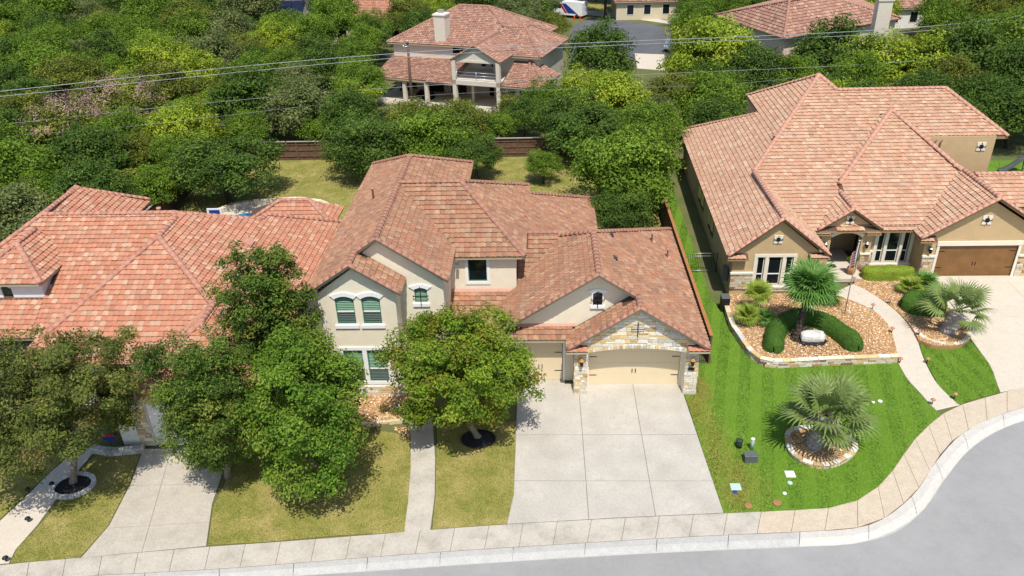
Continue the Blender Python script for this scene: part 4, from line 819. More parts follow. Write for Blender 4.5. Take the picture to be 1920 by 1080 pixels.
# ================================================================== GARDENS
def aty(px, py, y):
    d = ray(px, py); t = (y-CAM[1])/d[1]; return CAM+d*t
GRAV = np.array([(.50, .29, .12), (.58, .37, .17), (.36, .18, .075), (.74, .64, .50), (.44, .24, .10), (.62, .45, .26)])
OCT = np.array([(1, 0, 0), (-1, 0, 0), (0, 1, 0), (0, -1, 0), (0, 0, .7), (0, 0, -.4)]); OCF = np.array([(0, 2, 4), (2, 1, 4), (1, 3, 4), (3, 0, 4), (2, 0, 5), (1, 2, 5), (3, 1, 5), (0, 3, 5)])
def pebbles(label, poly, z, dens=130, size=(.025, .06), pal=GRAV, cat='gravel'):
    P = np.array(poly); lo, hi = P.min(0), P.max(0); n = int((hi-lo).prod()*dens); pt = RNG.uniform(lo, hi, (n, 2)); pt = pt[inpoly(pt[:, 0], pt[:, 1], P)]; n = len(pt)
    s = RNG.uniform(*size, (n, 1))*RNG.uniform(.6, 1.35, (n, 3)); a = RNG.uniform(0, 6.28, n); V = OCT[None]*s[:, None, :]*(1+RNG.uniform(-.2, .2, (n, 6, 1)))
    X = V[..., 0]*np.cos(a)[:, None]-V[..., 1]*np.sin(a)[:, None]; Y = V[..., 0]*np.sin(a)[:, None]+V[..., 1]*np.cos(a)[:, None]
    zz = np.array([z(x, y) for x, y in pt]) if callable(z) else np.full(n, z)
    V = np.stack([X+pt[:, 0:1], Y+pt[:, 1:2], V[..., 2]+zz[:, None]+.01], -1); F = (OCF[None]+(np.arange(n)*6)[:, None, None]).reshape(-1, 3)
    tn = np.repeat(pal[RNG.integers(0, len(pal), n)]*RNG.uniform(.75, 1.2, (n, 1)), 6, axis=0)
    tag(link('gravel', np_mesh('gravel', V.reshape(-1, 3), F, ['gravel'], tn)), label, cat, kind='stuff')
def bed(name, poly, z, m, z0=-.05):
    b = MB(); n = len(poly); zt = z if callable(z) else (lambda x, y: z)
    b.add([(x, y, zt(x, y)) for x, y in poly]+[(x, y, z0) for x, y in poly], [tuple(range(n))]+[(i, (i+1) % n, n+(i+1) % n, n+i) for i in range(n)], m); return struct(name, b)
def stone_run(name, label, line, h, th, courses, closed=False, z0=0., cat='wall', cap=True, pal=WARM, seed=5, L=(.25, .6), group=None):
    """low dry-laid wall along a line: every stone a part"""
    r = random.Random(seed); Ln = np.array(line+[line[0]] if closed else line, float); s = np.r_[0, np.cumsum(np.linalg.norm(np.diff(Ln, axis=0), axis=1))]
    f = lambda t: np.array([np.interp(t, s, Ln[:, 0]), np.interp(t, s, Ln[:, 1])]); c0 = Ln.mean(0)
    root = thing(name, label, cat, (*f(s[-1]/2), z0), group); ch = (h-(.07 if cap else 0))/courses
    for c in range(courses+(1 if cap else 0)):
        t = 0; za = z0+c*ch-(.03 if c == 0 else 0); zb_ = z0+(c+1)*ch if c < courses else z0+h; t = -r.uniform(0, .2) if not closed else 0
        while t < s[-1]-.02:
            w = r.uniform(*L); a, e = max(0, t)+.008, min(s[-1], t+w)-.008
            if e-a > .04:
                p, q = f(a), f(e); d = (q-p)/(np.linalg.norm(q-p)+1e-9); nn = np.array([-d[1], d[0]]); pr = r.uniform(-.012, .018)+(.02 if c == courses else 0)
                P = np.array([p+nn*(th/2+pr), q+nn*(th/2+pr), q-nn*(th/2+pr), p-nn*(th/2+pr)])
                MB().slab(P, za+.006, zb_-.006+r.uniform(-.008, .008), 'stone', .014, tone=pick(LIME if c == courses else pal)).build('cap_stone' if c == courses else 'stone', root)
            t += w
    return root
bz = .40
bw_line = [tuple(p) for p in bed_wall]
stone_run('retaining_wall', 'curved low limestone retaining wall around the gravel bed', bw_line, .48, .26, 3, seed=51, L=(.3, .75))
gb = [tuple(p) for p in np.array(bw_line)]+[tuple(p) for p in wl_[::-1] if p[1] > 1.7]+[(13.5, 9.25), (7.1, 9.25)]
gz = lambda x, y: bz-.12*max(0, min(1, (x-11)/4))
bed('gravel_bed', gb, gz, 'gravel_bed'); pebbles('tan river gravel in the walled bed before the tan house', gb, gz, 210)
gb2 = [tuple(p) for p in wr_ if p[1] > 4.3]+[tuple(at(*q, .2)[:2]) for q in R8([(470, 610), (560, 650), (700, 660), (800, 640), (835, 560), (790, 480), (640, 330), (560, 190), (540, 140)])]+[(17, 12.5), (16.5, 11.6)]
bed('gravel_bed', gb2, .26, 'gravel_bed'); pebbles('tan river gravel between the curved walk and the pale driveway', gb2, .26, 190)
ring1 = [tuple(p) for p in smooth_line(atp(R3([(405, 540), (412, 590), (445, 628), (510, 655), (570, 655), (630, 632), (680, 588), (660, 552), (610, 522), (540, 508), (450, 508), (412, 522), (405, 540)]), .05))][:-1]
stone_run('planter_ring', 'oval stone planter ring around the palm on the green lawn', ring1, .24, .2, 2, closed=True, cat='planter', seed=52, L=(.25, .55))
bed('gravel_bed', ring1, .17, 'gravel_bed', 0.0); pebbles('tan gravel inside the oval lawn planter', ring1, .17, 200)
ring3 = [tuple(p) for p in smooth_line([tuple(at(*q, .1)[:2]) for q in R8([(430, 520), (470, 585), (560, 630), (680, 655), (760, 650), (825, 610), (838, 560)])])]
stone_run('planter_edge', 'curved stone edging of the gravel bed beside the pale driveway', ring3, .30, .2, 2, cat='planter', seed=53, L=(.25, .55))
# bed under the bay window with its pale edging
fb = [(-16.3, -1.1), (-12.2, -1.1), (-11.9, -.2)]+atp([(768, 758), (769, 790), (704, 800), (640, 815), (560, 830), (540, 790)])
bed('gravel_bed', fb, .1, 'gravel_bed', -.02); pebbles('mixed tan and rust gravel under the bay window', fb, .1, 190, (.03, .07))
stone_run('stone_edging', 'pale timber-like stone edging in front of the bay window bed', atp([(660, 800), (703, 797), (770, 790)]), .2, .16, 1, cap=False, pal=[((.58, .47, .28), 3), ((.60, .54, .40), 2)], seed=54, L=(.7, 1.2), cat='edging')
pebbles('loose rust stones beside the garden walk', atp([(735, 802), (769, 800), (769, 823), (752, 814)]), .02, 160, (.04, .09))

# ---- foliage generators
def leaf_cloud(P, Nn, size, tone, name, m='leaf', aspect=.55):
    n = len(P); a = RNG.normal(size=(n, 3)); t = np.cross(Nn, a); t /= np.linalg.norm(t, axis=1, keepdims=True)+1e-9; b = np.cross(Nn, t); s = size.reshape(-1, 1)
    V = np.empty((n, 4, 3)); V[:, 0] = P-t*s*.5; V[:, 1] = P+b*s*aspect*.5+Nn*s*.08; V[:, 2] = P+t*s*.5-Nn*s*.12; V[:, 3] = P-b*s*aspect*.5+Nn*s*.08
    return np_mesh(name, V.reshape(-1, 3), np.arange(4*n).reshape(-1, 4), [m], None if tone is None else np.repeat(tone, 4, axis=0))
def crown(seed, R, ncl, nl, clr, leaf, pal, low=-.55, lump=.25, name='crown', top=None, flat=.75, shell=.45):
    """leaves in clumps spread through a lumpy ellipsoid; returns mesh and clump centres (crown centre at the origin)"""
    g = np.random.default_rng(seed); R = np.array(R); k = g.normal(size=(6, 3))*2.2; ph = g.uniform(0, 6.28, 6); C = []
    while len(C) < ncl:
        d = g.normal(size=3); d /= np.linalg.norm(d)
        if d[2] < low: continue
        r = g.random()**shell*(1+lump*np.cos(k@d+ph).sum()/3); C.append(d*r*R*.86)
    C = np.array(C); w = g.uniform(.6, 1.3, ncl); cr = clr*g.uniform(.65, 1.35, ncl); cnt = np.maximum(8, (nl*w*(cr/clr)**2)).astype(int); idx = np.repeat(np.arange(ncl), cnt); n = len(idx)
    q = g.normal(size=(n, 3)); q /= np.linalg.norm(q, axis=1, keepdims=True); rad = g.random((n, 1))**.5; P = C[idx]+q*rad*cr[idx][:, None]*np.array([1, 1, flat])
    out = P/R; out /= np.linalg.norm(out, axis=1, keepdims=True)+1e-6; Nn = q*.5+out*.35+np.array([0, 0, .55])+g.normal(size=(n, 3))*.45; Nn /= np.linalg.norm(Nn, axis=1, keepdims=True)
    pal = np.array(pal); tc = g.integers(0, len(pal), ncl); tl = np.where(g.random(n) < .35, g.integers(0, len(pal), n), tc[idx]); tn = pal[tl]*g.uniform(.75, 1.25, (n, 1))*g.uniform(.85, 1.15, ncl)[idx][:, None]
    global RNG
    old = RNG; RNG = g; me = leaf_cloud(P, Nn, leaf*g.uniform(.6, 1.35, n), tn, name); RNG = old
    return me, C
def limbs(C, base, r0, m, seed, k=14, lean=(0, 0), fork=.35, seg=7):
    """tapered trunk with limbs reaching out to the clumps; base is a point below the crown centre at the origin"""
    g = random.Random(seed); mb = MB(); base = np.array(base, float); h = -base[2]; top = np.array([lean[0], lean[1], -h*(1-fork)*.55])
    mid = base*.5+top*.5+np.array([g.uniform(-.05, .05)*h, g.uniform(-.05, .05)*h, 0])
    mb.tube([base-np.array([0, 0, .15]), base+np.array([0, 0, .05]), base*.8+mid*.2, mid, top], [r0*1.5, r0*1.25, r0, r0*.9, r0*.75], m, seg)
    sel = list(range(len(C))); g.shuffle(sel)
    for i in sel[:k]:
        c = np.array(C[i]); st = top*.85+mid*.15 if g.random() < .4 else top; v = st+(c-st)*.5+np.array([0, 0, .12*np.linalg.norm(c-st)])
        mb.tube([st, st*.6+v*.4, v, c], [r0*.5, r0*.36, r0*.22, r0*.06], m, 5, cap=False)
    return mb
def plant_tree(name, label, base, cz, me_c, mb_t, group=None, cat='tree', s=1.0):
    t = thing(name, label, cat, base, group); off = Vector((0, 0, cz)); 
    tr = mb_t.mesh('trunk') if isinstance(mb_t, MB) else mb_t
    for nm, me in (('trunk', tr), ('crown', me_c)): link(nm, me, t, Matrix.Translation(Vector(base)+off) @ Matrix.Scale(s, 4))
    return t
def near_tree(name, label, base_px, box, pal, seed, ncl, nl, clr, leaf, bark='bark', base_z=0., cyoff=0., r0=.16, fl=.75, lump=.25, low=-.55, k=14, base=None, shell=.45, ry=1.0, zmin=.8):
    B = np.array(base) if base is not None else at(*base_px, base_z); x0, x1, y0, y1 = box; yc = B[1]+cyoff; cx = (x0+x1)/2
    zt = aty(cx, y0, yc)[2]; zl = max(zmin, aty(cx, y1, yc-.8)[2]); xa, xb = aty(x0, (y0+y1)/2, yc)[0], aty(x1, (y0+y1)/2, yc)[0]
    R = ((xb-xa)/2*1.12, (xb-xa)/2*ry*1.1, (zt-zl)/2*1.04); c = np.array([(xa+xb)/2, yc, (zt+zl)/2])
    me, C = crown(seed, R, ncl, nl, clr, leaf, pal, low=low, lump=lump, flat=fl, shell=shell); bl = B-c; mb = limbs(C, bl, r0, bark, seed, k)
    t = thing(name, label, 'tree', tuple(B)); 
    for nm, m_ in (('trunk', mb.mesh('trunk')), ('crown', me)): link(nm, m_, t, Matrix.Translation(Vector(c)))
    print(name, 'R', np.round(R, 1), 'c', np.round(c, 1)); return t
YG = [(.19, .285, .022), (.145, .24, .018), (.245, .32, .03), (.115, .20, .015), (.23, .22, .025)]
MG = [(0.128, 0.236, 0.019), (0.095, 0.189, 0.016), (0.169, 0.277, 0.027), (0.074, 0.155, 0.014), (0.203, 0.270, 0.034)]
DG = [(0.107, 0.178, 0.025), (0.078, 0.145, 0.019), (0.147, 0.221, 0.030), (0.062, 0.111, 0.016), (0.196, 0.221, 0.034)]
OL = [(0.136, 0.168, 0.032), (0.104, 0.144, 0.027), (0.176, 0.200, 0.038), (0.080, 0.112, 0.022), (0.208, 0.168, 0.048)]
near_tree('oak_tree', 'yellow-green oak in a black mulch ring between garden walk and driveway', (897, 822), (735, 1005, 590, 850), YG, 31, 230, 210, .60, .155, lump=.22, low=-.75, fl=.7)
near_tree('oak_tree', 'bright green oak on the dry lawn before the stucco house', (605, 902), (430, 722, 630, 925), MG, 32, 250, 220, .60, .15, low=-.85, zmin=.6)
near_tree('elm_tree', 'dark leafy elm overhanging the left driveway', (428, 893), (285, 510, 600, 950), DG, 33, 240, 240, .52, .12, low=-.95, ry=.9, zmin=.4, cyoff=-1.0)
near_tree('elm_tree', 'dark elm squeezed between the red roof and the stucco house', None, (400, 618, 440, 740), DG, 34, 200, 170, .50, .15, base=(-18.0, -2.6, 0), low=-.8, ry=.7)
near_tree('elm_tree', 'sparse olive-green elm in a stone ring on the left house lawn', (138, 905), (-45, 268, 620, 875), OL, 35, 280, 210, .52, .125, low=-.65, shell=.55, k=30, r0=.16)
near_tree('elm_tree', 'dark elm at the outer edge of the left house lawn', (-60, 960), (-160, 60, 650, 910), OL, 36, 160, 110, .6, .14)

# ---- mulch rings
def mulch_ring(label, px, r, m='mulch_black', e=.8, rim='black_plastic'):
    c = at(*px); t = thing('mulch_ring', label, 'mulch ring', tuple(c)); n = 24; b = MB(); v = [(c[0], c[1], .13)]; 
    for k, (rr, z) in enumerate(((.5, .10), (.95, .05))): v += [(c[0]+math.cos(2*math.pi*i/n)*r*rr, c[1]+math.sin(2*math.pi*i/n)*r*rr*e, z+random.uniform(-.015, .015)) for i in range(n)]
    b.add(v, [(0, 1+i, 1+(i+1) % n) for i in range(n)]+[(1+i, 1+n+i, 1+n+(i+1) % n, 1+(i+1) % n) for i in range(n)], m); b.build('mulch', t)
    MB().tube([(c[0]+math.cos(2*math.pi*i/n)*r, c[1]+math.sin(2*math.pi*i/n)*r*e, .05) for i in range(n+1)], .045, rim, 6, False).build('rim', t)
mulch_ring('black rubber mulch ring under the yellow-green oak', (897, 824), .85); mulch_ring('black rubber mulch ring under the bright green oak', (605, 906), .9)
c = at(138, 912); ln = [(c[0]+math.cos(2*math.pi*i/18)*.95, c[1]+math.sin(2*math.pi*i/18)*.8) for i in range(18)]
stone_run('stone_ring', 'ring of rough white stones around the olive elm trunk', ln, .16, .2, 1, closed=True, cap=False, pal=[((.6, .58, .53), 3), ((.45, .43, .4), 1)], L=(.18, .3), cat='edging', seed=60)
bed('mulch_bed', ln, .05, 'mulch_black', 0.)
stone_run('stone_edging', 'low pile of pale rocks beside the left house driveway', atp([(175, 846), (205, 852), (240, 850), (272, 846)]), .35, .3, 2, cap=False, pal=[((.55, .52, .46), 3), ((.40, .37, .32), 2)], L=(.25, .5), cat='edging', seed=61)

# ---- clipped hedges: a body and a skin of small leaves
def sheared(name, label, path, r, h, z0, tone, seed, dens=520, cat='hedge', leaf=.05, sq=2.2, m='hedge', group=None):
    g = np.random.default_rng(seed); P = smooth_line(path, 3); P = resample(P, .16); n = len(P); seg = 14; V = []; 
    d = np.gradient(P, axis=0); d /= np.linalg.norm(d, axis=1, keepdims=True); nn = np.c_[-d[:, 1], d[:, 0]]; s = np.r_[0, np.cumsum(np.linalg.norm(np.diff(P, axis=0), axis=1))]; L = s[-1]
    rows = [(i, 1.0) for i in range(n)]; ends = []
    def prof(a, k): # superellipse half section
        c_, s_ = math.cos(a), math.sin(a); return (math.copysign(abs(c_)**(2/sq), c_)*r*k, abs(s_)**(2/sq)*h*(.55+.45*k))
    ring = []; Pts = [(P[0]-d[0]*r*math.sin(t), nn[0], math.cos(t)) for t in (1.5, 1.2, .8, .4)]+[(P[i], nn[i], 1) for i in range(n)]+[(P[-1]+d[-1]*r*math.sin(t), nn[-1], math.cos(t)) for t in (.4, .8, 1.2, 1.5)]
    for p, q, k in Pts: ring.append([(*(p+q*prof(math.pi*j/seg, k)[0]), z0+prof(math.pi*j/seg, k)[1]) for j in range(seg+1)])
    A = np.array(ring); A += g.normal(0, .012, A.shape); uu = np.arange(len(A))[:, None]; jj = np.arange(seg+1)[None]; lum = 1+.05*np.sin(uu*.55+seed)*np.cos(jj*.7)+.04*np.sin(uu*1.3+jj*.9); A[..., 2] = z0+(A[..., 2]-z0)*lum; m_ = seg+1; F = np.array([(i*m_+j, (i+1)*m_+j, (i+1)*m_+j+1, i*m_+j+1) for i in range(len(A)-1) for j in range(seg)])
    t = thing(name, label, cat, (*P[n//2], z0), group); base = np.array(wl(t)); link('body', np_mesh('body', A.reshape(-1, 3)-base, F, [m], smooth=True), t)
    B = A.reshape(-1, 3); a_, b_, c_ = B[F[:, 0]], B[F[:, 1]], B[F[:, 3]]; nrm = np.cross(b_-a_, c_-a_); ar = np.linalg.norm(nrm, axis=1); k = g.choice(len(F), int(ar.sum()*dens), p=ar/ar.sum()); u, v = g.random((2, len(k), 1))
    pt = a_[k]+(b_-a_)[k]*u+(c_-a_)[k]*v; no = nrm[k]/(ar[k][:, None]+1e-9); cen = A.mean(axis=1).mean(axis=0); rc = np.array([r_.mean(0) for r_ in A])[F[k, 0]//m_]; rc[:, 2] = z0+h*.3; up = np.where((no*(pt-rc)).sum(1, keepdims=True) < 0, -no, no)
    pt = pt+up*g.uniform(-.01, .03, (len(k), 1)); Nn = up+g.normal(size=up.shape)*.55; Nn /= np.linalg.norm(Nn, axis=1, keepdims=True); tn = np.array(tone)[g.integers(0, len(tone), len(k))]*g.uniform(.7, 1.3, (len(k), 1))
    link('foliage', leaf_cloud(pt-base, Nn, leaf*g.uniform(.6, 1.4, len(k)), tn, 'foliage'), t); return t
HG = [(0.081, 0.189, 0.022), (0.063, 0.153, 0.018), (0.108, 0.225, 0.029)]; HY = [(.30, .38, .03), (.24, .33, .022), (.36, .42, .05)]
R9 = zm(1360, 470, 4.697)
hp = [tuple(at(*q, .95)[:2]) for q in R9([(432, 790), (435, 690), (500, 600), (640, 545), (790, 560), (930, 620), (1060, 710), (1130, 770)])]
sheared('curved_hedge', 'thick rounded evergreen hedge curving around the boulder', hp, .58, .85, bz-.02, HG, 71)
q = at(*R5([(1320, 585)])[0], .3); sheared('round_shrub', 'large rounded evergreen shrub behind the driveway palm', [(q[0]-.35, q[1]+.5), (q[0]+.35, q[1]+.5)], 1.0, 1.1, .24, HG, 72, cat='shrub')
sheared('box_hedge', 'bright yellow-green box hedge under the tan house window', [(16.75, 11.5), (19.2, 11.5)], .48, .8, .26, HY, 73, sq=4, m='hedge_light')
for px, lab in (((722, 772), 'small feathery shrub left of the spinner in the bay window bed'), ((745, 776), 'small feathery shrub beside the garden spinner')):
    q = at(*px, .1); me, C = crown(px[0], (.34, .34, .32), 14, 26, .14, .07, OL); t = thing('shrub', lab, 'shrub', tuple(q)); link('foliage', me, t, Matrix.Translation(Vector(q)+Vector((0, 0, .3)))); link('stem', limbs(C, (0, 0, -.3), .02, 'bark', 1, 5, seg=5).mesh('stem'), t, Matrix.Translation(Vector(q)+Vector((0, 0, .3))))
q = at(1570, 829, .17); me, C = crown(77, (.28, .28, .22), 12, 40, .12, .05, HG); t = thing('shrub', 'small dark round shrub in the oval lawn planter', 'shrub', tuple(q)); link('foliage', me, t, Matrix.Translation(Vector(q)+Vector((0, 0, .2)))); link('stem', limbs(C, (0, 0, -.2), .02, 'bark', 1, 5, seg=5).mesh('stem'), t, Matrix.Translation(Vector(q)+Vector((0, 0, .2))))
# shrub against the left house
q = at(235, 815); me, C = crown(78, (1.1, .8, .9), 60, 60, .3, .12, DG); t = thing('shrub', 'dark green shrub against the left house wall by the driveway', 'shrub', tuple(q)); link('foliage', me, t, Matrix.Translation(Vector(q)+Vector((0, 0, .8)))); link('stem', limbs(C, (0, 0, -.8), .05, 'bark_dark', 1, 8).mesh('stem'), t, Matrix.Translation(Vector(q)+Vector((0, 0, .8))))

# ---- palms
def frond_mesh(seed, pet, bl, m, n=24, spread=2.3, droop=.35):
    g = random.Random(seed); mb = MB(); mb.tube([(0, 0, 0), (pet*.5, 0, .06*pet), (pet, 0, 0)], [.028, .02, .014], m, 4)
    for i in range(n):
        a = (i/(n-1)-.5)*2*spread; L = bl*(1-.28*abs(a)/spread)*g.uniform(.88, 1.08); w = .042*bl/.9; ca, sa = math.cos(a), math.sin(a); dz = -droop*L*(.35+.4*g.random()); fold = .02*(1 if i % 2 else -1); lift = .10*bl*math.cos(a)
        p = lambda t, s, z: (pet+ca*t*L-sa*s, sa*t*L+ca*s, z)
        mb.add([p(0, 0, 0), p(.45, w, lift*.5+fold), p(.45, -w, lift*.5-fold), p(.78, w*.6, lift*.3+dz*.35), p(.78, -w*.6, lift*.3+dz*.35), p(1, 0, dz)], [(0, 1, 2), (1, 3, 4, 2), (3, 5, 4)], m)
    return mb.mesh('frond')
def palm(label, base, h, lean, nf, pet, bl, m, seed, tr=.16, bark='palm_bark', flowers=0, group=None, trunk=True, el=(-.5, 1.3)):
    g = random.Random(seed); t = thing('fan_palm', label, 'palm', tuple(base), group); b = np.array(base, float); top = b+np.array([lean[0], lean[1], h])
    mb = MB(); ns = max(4, int(h/.12)); pts = []; rad = []
    for i in range(ns+1):
        u = i/ns; p = b*(1-u)+top*u; p = p+np.array([0, 0, -.06 if i == 0 else 0]); pts.append(p); rad.append(tr*(1.25-.35*u)*(1+(.12 if i % 2 else -.04)))
    mb.tube(pts, rad, bark, 9, True, False)
    for i in range(int(h*70)):      # old leaf bases
        u = g.random(); a = g.uniform(0, 6.28); p = b*(1-u)+top*u; r = tr*(1.25-.35*u); o = np.array([math.cos(a), math.sin(a), 0]); s = np.array([-o[1], o[0], 0])*.045
        mb.add([p+o*r*.9-s, p+o*r*.9+s, p+o*(r+.05)+np.array([0, 0, .11])], [(0, 1, 2)], bark)
    mb.build('trunk', t); ms = [frond_mesh(seed*10+k, pet, bl, m) for k in range(3)]
    for i in range(nf):
        az = i*2.39996+g.uniform(-.2, .2); u = (i+.5)/nf; e = el[0]+(el[1]-el[0])*u**.8+g.uniform(-.12, .12); sc = g.uniform(.85, 1.1)*(1 if u < .8 else .85)
        R = Matrix.Rotation(az, 4, 'Z') @ Matrix.Rotation(-e, 4, 'Y') @ Matrix.Rotation(g.uniform(-.3, .3), 4, 'X') @ Matrix.Scale(sc, 4); link('frond', ms[i % 3], t, Matrix.Translation(Vector(top)) @ R)
    for i in range(flowers):
        fb_ = MB(); az = g.uniform(0, 6.28); d = np.array([math.cos(az), math.sin(az), 0]); 
        for k in range(14): q0 = top+np.array([0, 0, .15]); e_ = q0+d*(pet+g.uniform(0, .5))+np.array([g.uniform(-.25, .25), g.uniform(-.25, .25), .45+g.uniform(-.15, .25)]); fb_.tube([q0, q0*.5+e_*.5+np.array([0, 0, .25]), e_], [.012, .012, .008], 'palm_flower', 3)
        fb_.build('flower_stalk', t)
    return t
palm('large fan palm in the oval stone planter on the green lawn', (*at(1525, 836, .17)[:2], .15), 1.75, (.35, .1), 22, 1.3, 1.35, 'palm_frond', 81, .30, flowers=3, el=(-.22, 1.25))
palm('slender dark-trunked palm rising from the hedge-ringed gravel bed', (*at(1491, 634, bz)[:2], bz-.02), 3.3, (.5, .3), 42, .75, 1.15, 'palm_deep', 82, .16, 'bark_dark', el=(-.75, 1.3))
palm('stout fan palm at the edge of the pale driveway', (*at(1776, 622, .26)[:2], .24), 1.35, (.3, .1), 17, 1.25, 1.1, 'palm_frond', 83, .36, el=(-.25, 1.2))
palm('yellow-green bushy palm against the tan house stone corner', (*at(1418, 592, bz)[:2], bz-.02), 1.5, (.0, .2), 22, .4, .75, 'palm_light', 84, .1)
palm('short yellow-green palm at the retaining wall corner', (*at(1404, 606, bz)[:2], bz-.02), .55, (-.1, 0), 18, .4, .7, 'palm_light', 85, .1)
palm('tiny green palm beside the corner palm cluster', (*at(1428, 606, bz)[:2], bz-.02), .4, (.1, 0), 14, .35, .6, 'palm_deep', 86, .09)
palm('low green palm below the tan house box hedge', (*at(1704, 548, .26)[:2], .24), .4, (0, 0), 18, .42, .7, 'palm_light', 87, .1)
palm('low green palm beside the brown garage door', (*at(1730, 540, .26)[:2], .24), .4, (0, 0), 16, .42, .7, 'palm_deep', 88, .1)
palm('low palm tucked behind the slender trunk palm', (*at(1548, 566, bz)[:2], bz-.04), .45, (0, 0), 16, .4, .75, 'palm_deep', 89, .1)

# ---- boulder on black mulch, flag, lights, meters
bp = at(*R9([(775, 810)])[0], bz); bed('mulch_bed', [tuple(at(*q, bz+.02)[:2]) for q in R9([(560, 745), (700, 700), (830, 725), (900, 800), (860, 838), (700, 835), (580, 790)])], bz+.04, 'mulch_black', bz-.1)
g = np.random.default_rng(5); V = []; F = []; nu, nv = 14, 8
for j in range(nv+1):
    for i in range(nu):
        a = 2*math.pi*i/nu; b_ = math.pi*j/nv; sx = math.copysign(abs(math.cos(a))**.55, math.cos(a))*math.sin(b_)**.5; sy = math.copysign(abs(math.sin(a))**.55, math.sin(a))*math.sin(b_)**.5; sz = math.copysign(abs(math.cos(b_))**.6, math.cos(b_)); V.append((sx*.72, sy*.36, sz*.3))
V = np.array(V)*(1+g.normal(0, .035, (len(V), 1))); F = [(j*nu+i, j*nu+(i+1) % nu, (j+1)*nu+(i+1) % nu, (j+1)*nu+i) for j in range(nv) for i in range(nu)]
b = MB(); b.add([(bp[0]+x, bp[1]+.25+y, bz+.28+z) for x, y, z in V], F, 'boulder'); o = b.build('boulder'); tag(o, 'pale squared limestone boulder on black mulch', 'boulder')
fp = at(*R5([(838, 595)])[0], bz); ft = aty(*R5([(926, 168)])[0], fp[1]-.3); fl = thing('flagpole', 'leaning grey metal flagpole in the gravel bed', 'flagpole', (fp[0], fp[1], bz-.05))
MB().tube([(fp[0], fp[1], bz-.1), ft], [.035, .024], 'steel', 8).build('pole', fl); MB().lathe((*ft[:2], ft[2]-.02), [(.02, 0), (.06, .05), (.06, .09), (.02, .13)], 'steel', 8).build('finial', fl)
def flag():
    a = np.array(ft); dn = (np.array([fp[0], fp[1], bz])-a); dn /= np.linalg.norm(dn); nx, ny = 12, 13; hoist = 1.15; fly = 1.65
    def pt(u, v):   # hanging in soft folds from the pole
        k = u*fly; x = -.34*u-.05*math.sin(u*9); return a+dn*(.12+v*hoist+u*.95)+np.array([x-.02*math.sin(u*14), -.16*math.sin(u*7.5)-.05*u, -.05*u])
    root = thing('flag', 'striped red white and blue flag hanging from the grey pole', 'flag', tuple(a+dn*.5))
    for j in range(ny):
        m = 'red_paint' if j % 2 == 0 else 'white_paint'; u0 = 0 if j >= 7 else .4; b = MB(); us = np.linspace(u0, 1, nx+1); v = []
        for u in us: v += [pt(u, j/ny), pt(u, (j+1)/ny)]
        b.add(v, [(2*i, 2*i+2, 2*i+3, 2*i+1) for i in range(nx)], m, True); b.build('stripe', root)
    b = MB(); us = np.linspace(0, .4, 7); v = []
    for u in us: v += [pt(u, 0), pt(u, 7/ny)]
    b.add(v, [(2*i, 2*i+2, 2*i+3, 2*i+1) for i in range(6)], 'blue_paint', True); c = b.build('canton', root); b = MB()
    for r in range(9):
        for k in range(6 if r % 2 == 0 else 5):
            u = .4*((k+.5+(.5 if r % 2 else 0))/6); vv = 7/ny*(r+.7)/9.4; q = pt(u, vv)+np.array([0, -.012, .0]); b.add([q+np.array([-.016, 0, 0]), q+np.array([0, 0, -.02]), q+np.array([.016, 0, 0]), q+np.array([0, 0, .02])], [(0, 1, 2, 3)], 'white_paint')
    o = b.build('stars', c); o['kind'] = 'stuff'
flag()
def path_light(q, label, group, m='terracotta', h=.34):
    t = thing('path_light', label, 'path light', tuple(q), group); MB().tube([(q[0], q[1], q[2]-.05), (q[0], q[1], q[2]+h)], .02, 'black_plastic', 6).build('stake', t); MB().lathe((q[0], q[1], q[2]+h-.02), [(.13, 0), (.115, .035), (.05, .09), (.01, .12)], m, 10).build('lamp_shade', t)
PLAB = ['terracotta path light in gravel nearest the flagpole', 'terracotta path light at the bulge of the gravel bed edge', 'terracotta path light at the driveway palm planter edging', 'terracotta path light at the end of the stone retaining wall', 'terracotta path light at the striped lawn wedge, across from the retaining wall end', 'terracotta path light at the sidewalk end of the striped lawn wedge', 'terracotta path light at the sidewalk corner of the palm lawn', 'terracotta path light beside the porch step', 'terracotta path light in gravel below the low palms']
for px, z, lab in zip(R8([(137, 385), (277, 556), (470, 578), (335, 776), (530, 778), (728, 1035), (568, 1075), (0, 190), (262, 345)]), (.3, .28, .2, .04, .04, .03, .02, .3, .27), range(9)):
    path_light(at(*px, z), PLAB[lab], 'path lights of the tan house walk')
for px in R7([(118, 742), (118, 862), (28, 1022), (215, 720)]): path_light(at(*px, 0), 'small black path light beside the left house walk', 'path lights of the left house walk', 'black_plastic', .25)
def post(name, label, px, r, h, m, cap=None):
    q = at(*px); t = thing(name, label, 'utility post', tuple(q)); MB().lathe((q[0], q[1], -.02), [(r, 0), (r, h), (r*.9, h+.02)], m, 14).build('post', t); MB().lathe((q[0], q[1], h), [(r*1.12, 0), (r*1.12, .06), (r*.7, .1)], cap or m, 14).build('cap', t)
post('utility_post', 'squat dark green utility post on the lawn beside the driveway', (1385, 838), .15, .38, 'green_plastic'); post('utility_post', 'slim pale vent pipe standing on the lawn', (1409, 843), .09, .62, 'pale_pvc', 'white_paint')
q = at(1408, 868); t = thing('utility_box', 'low grey green utility box on the lawn beside the driveway', 'utility box', tuple(q)); MB().bbox(q[0]-.3, q[0]+.3, q[1]-.02, q[1]+.38, -.02, .36, 'grey_plastic', .03).build('body', t); MB().bbox(q[0]-.32, q[0]+.32, q[1]-.04, q[1]+.40, .36, .41, 'grey_plastic', .02).build('lid', t)
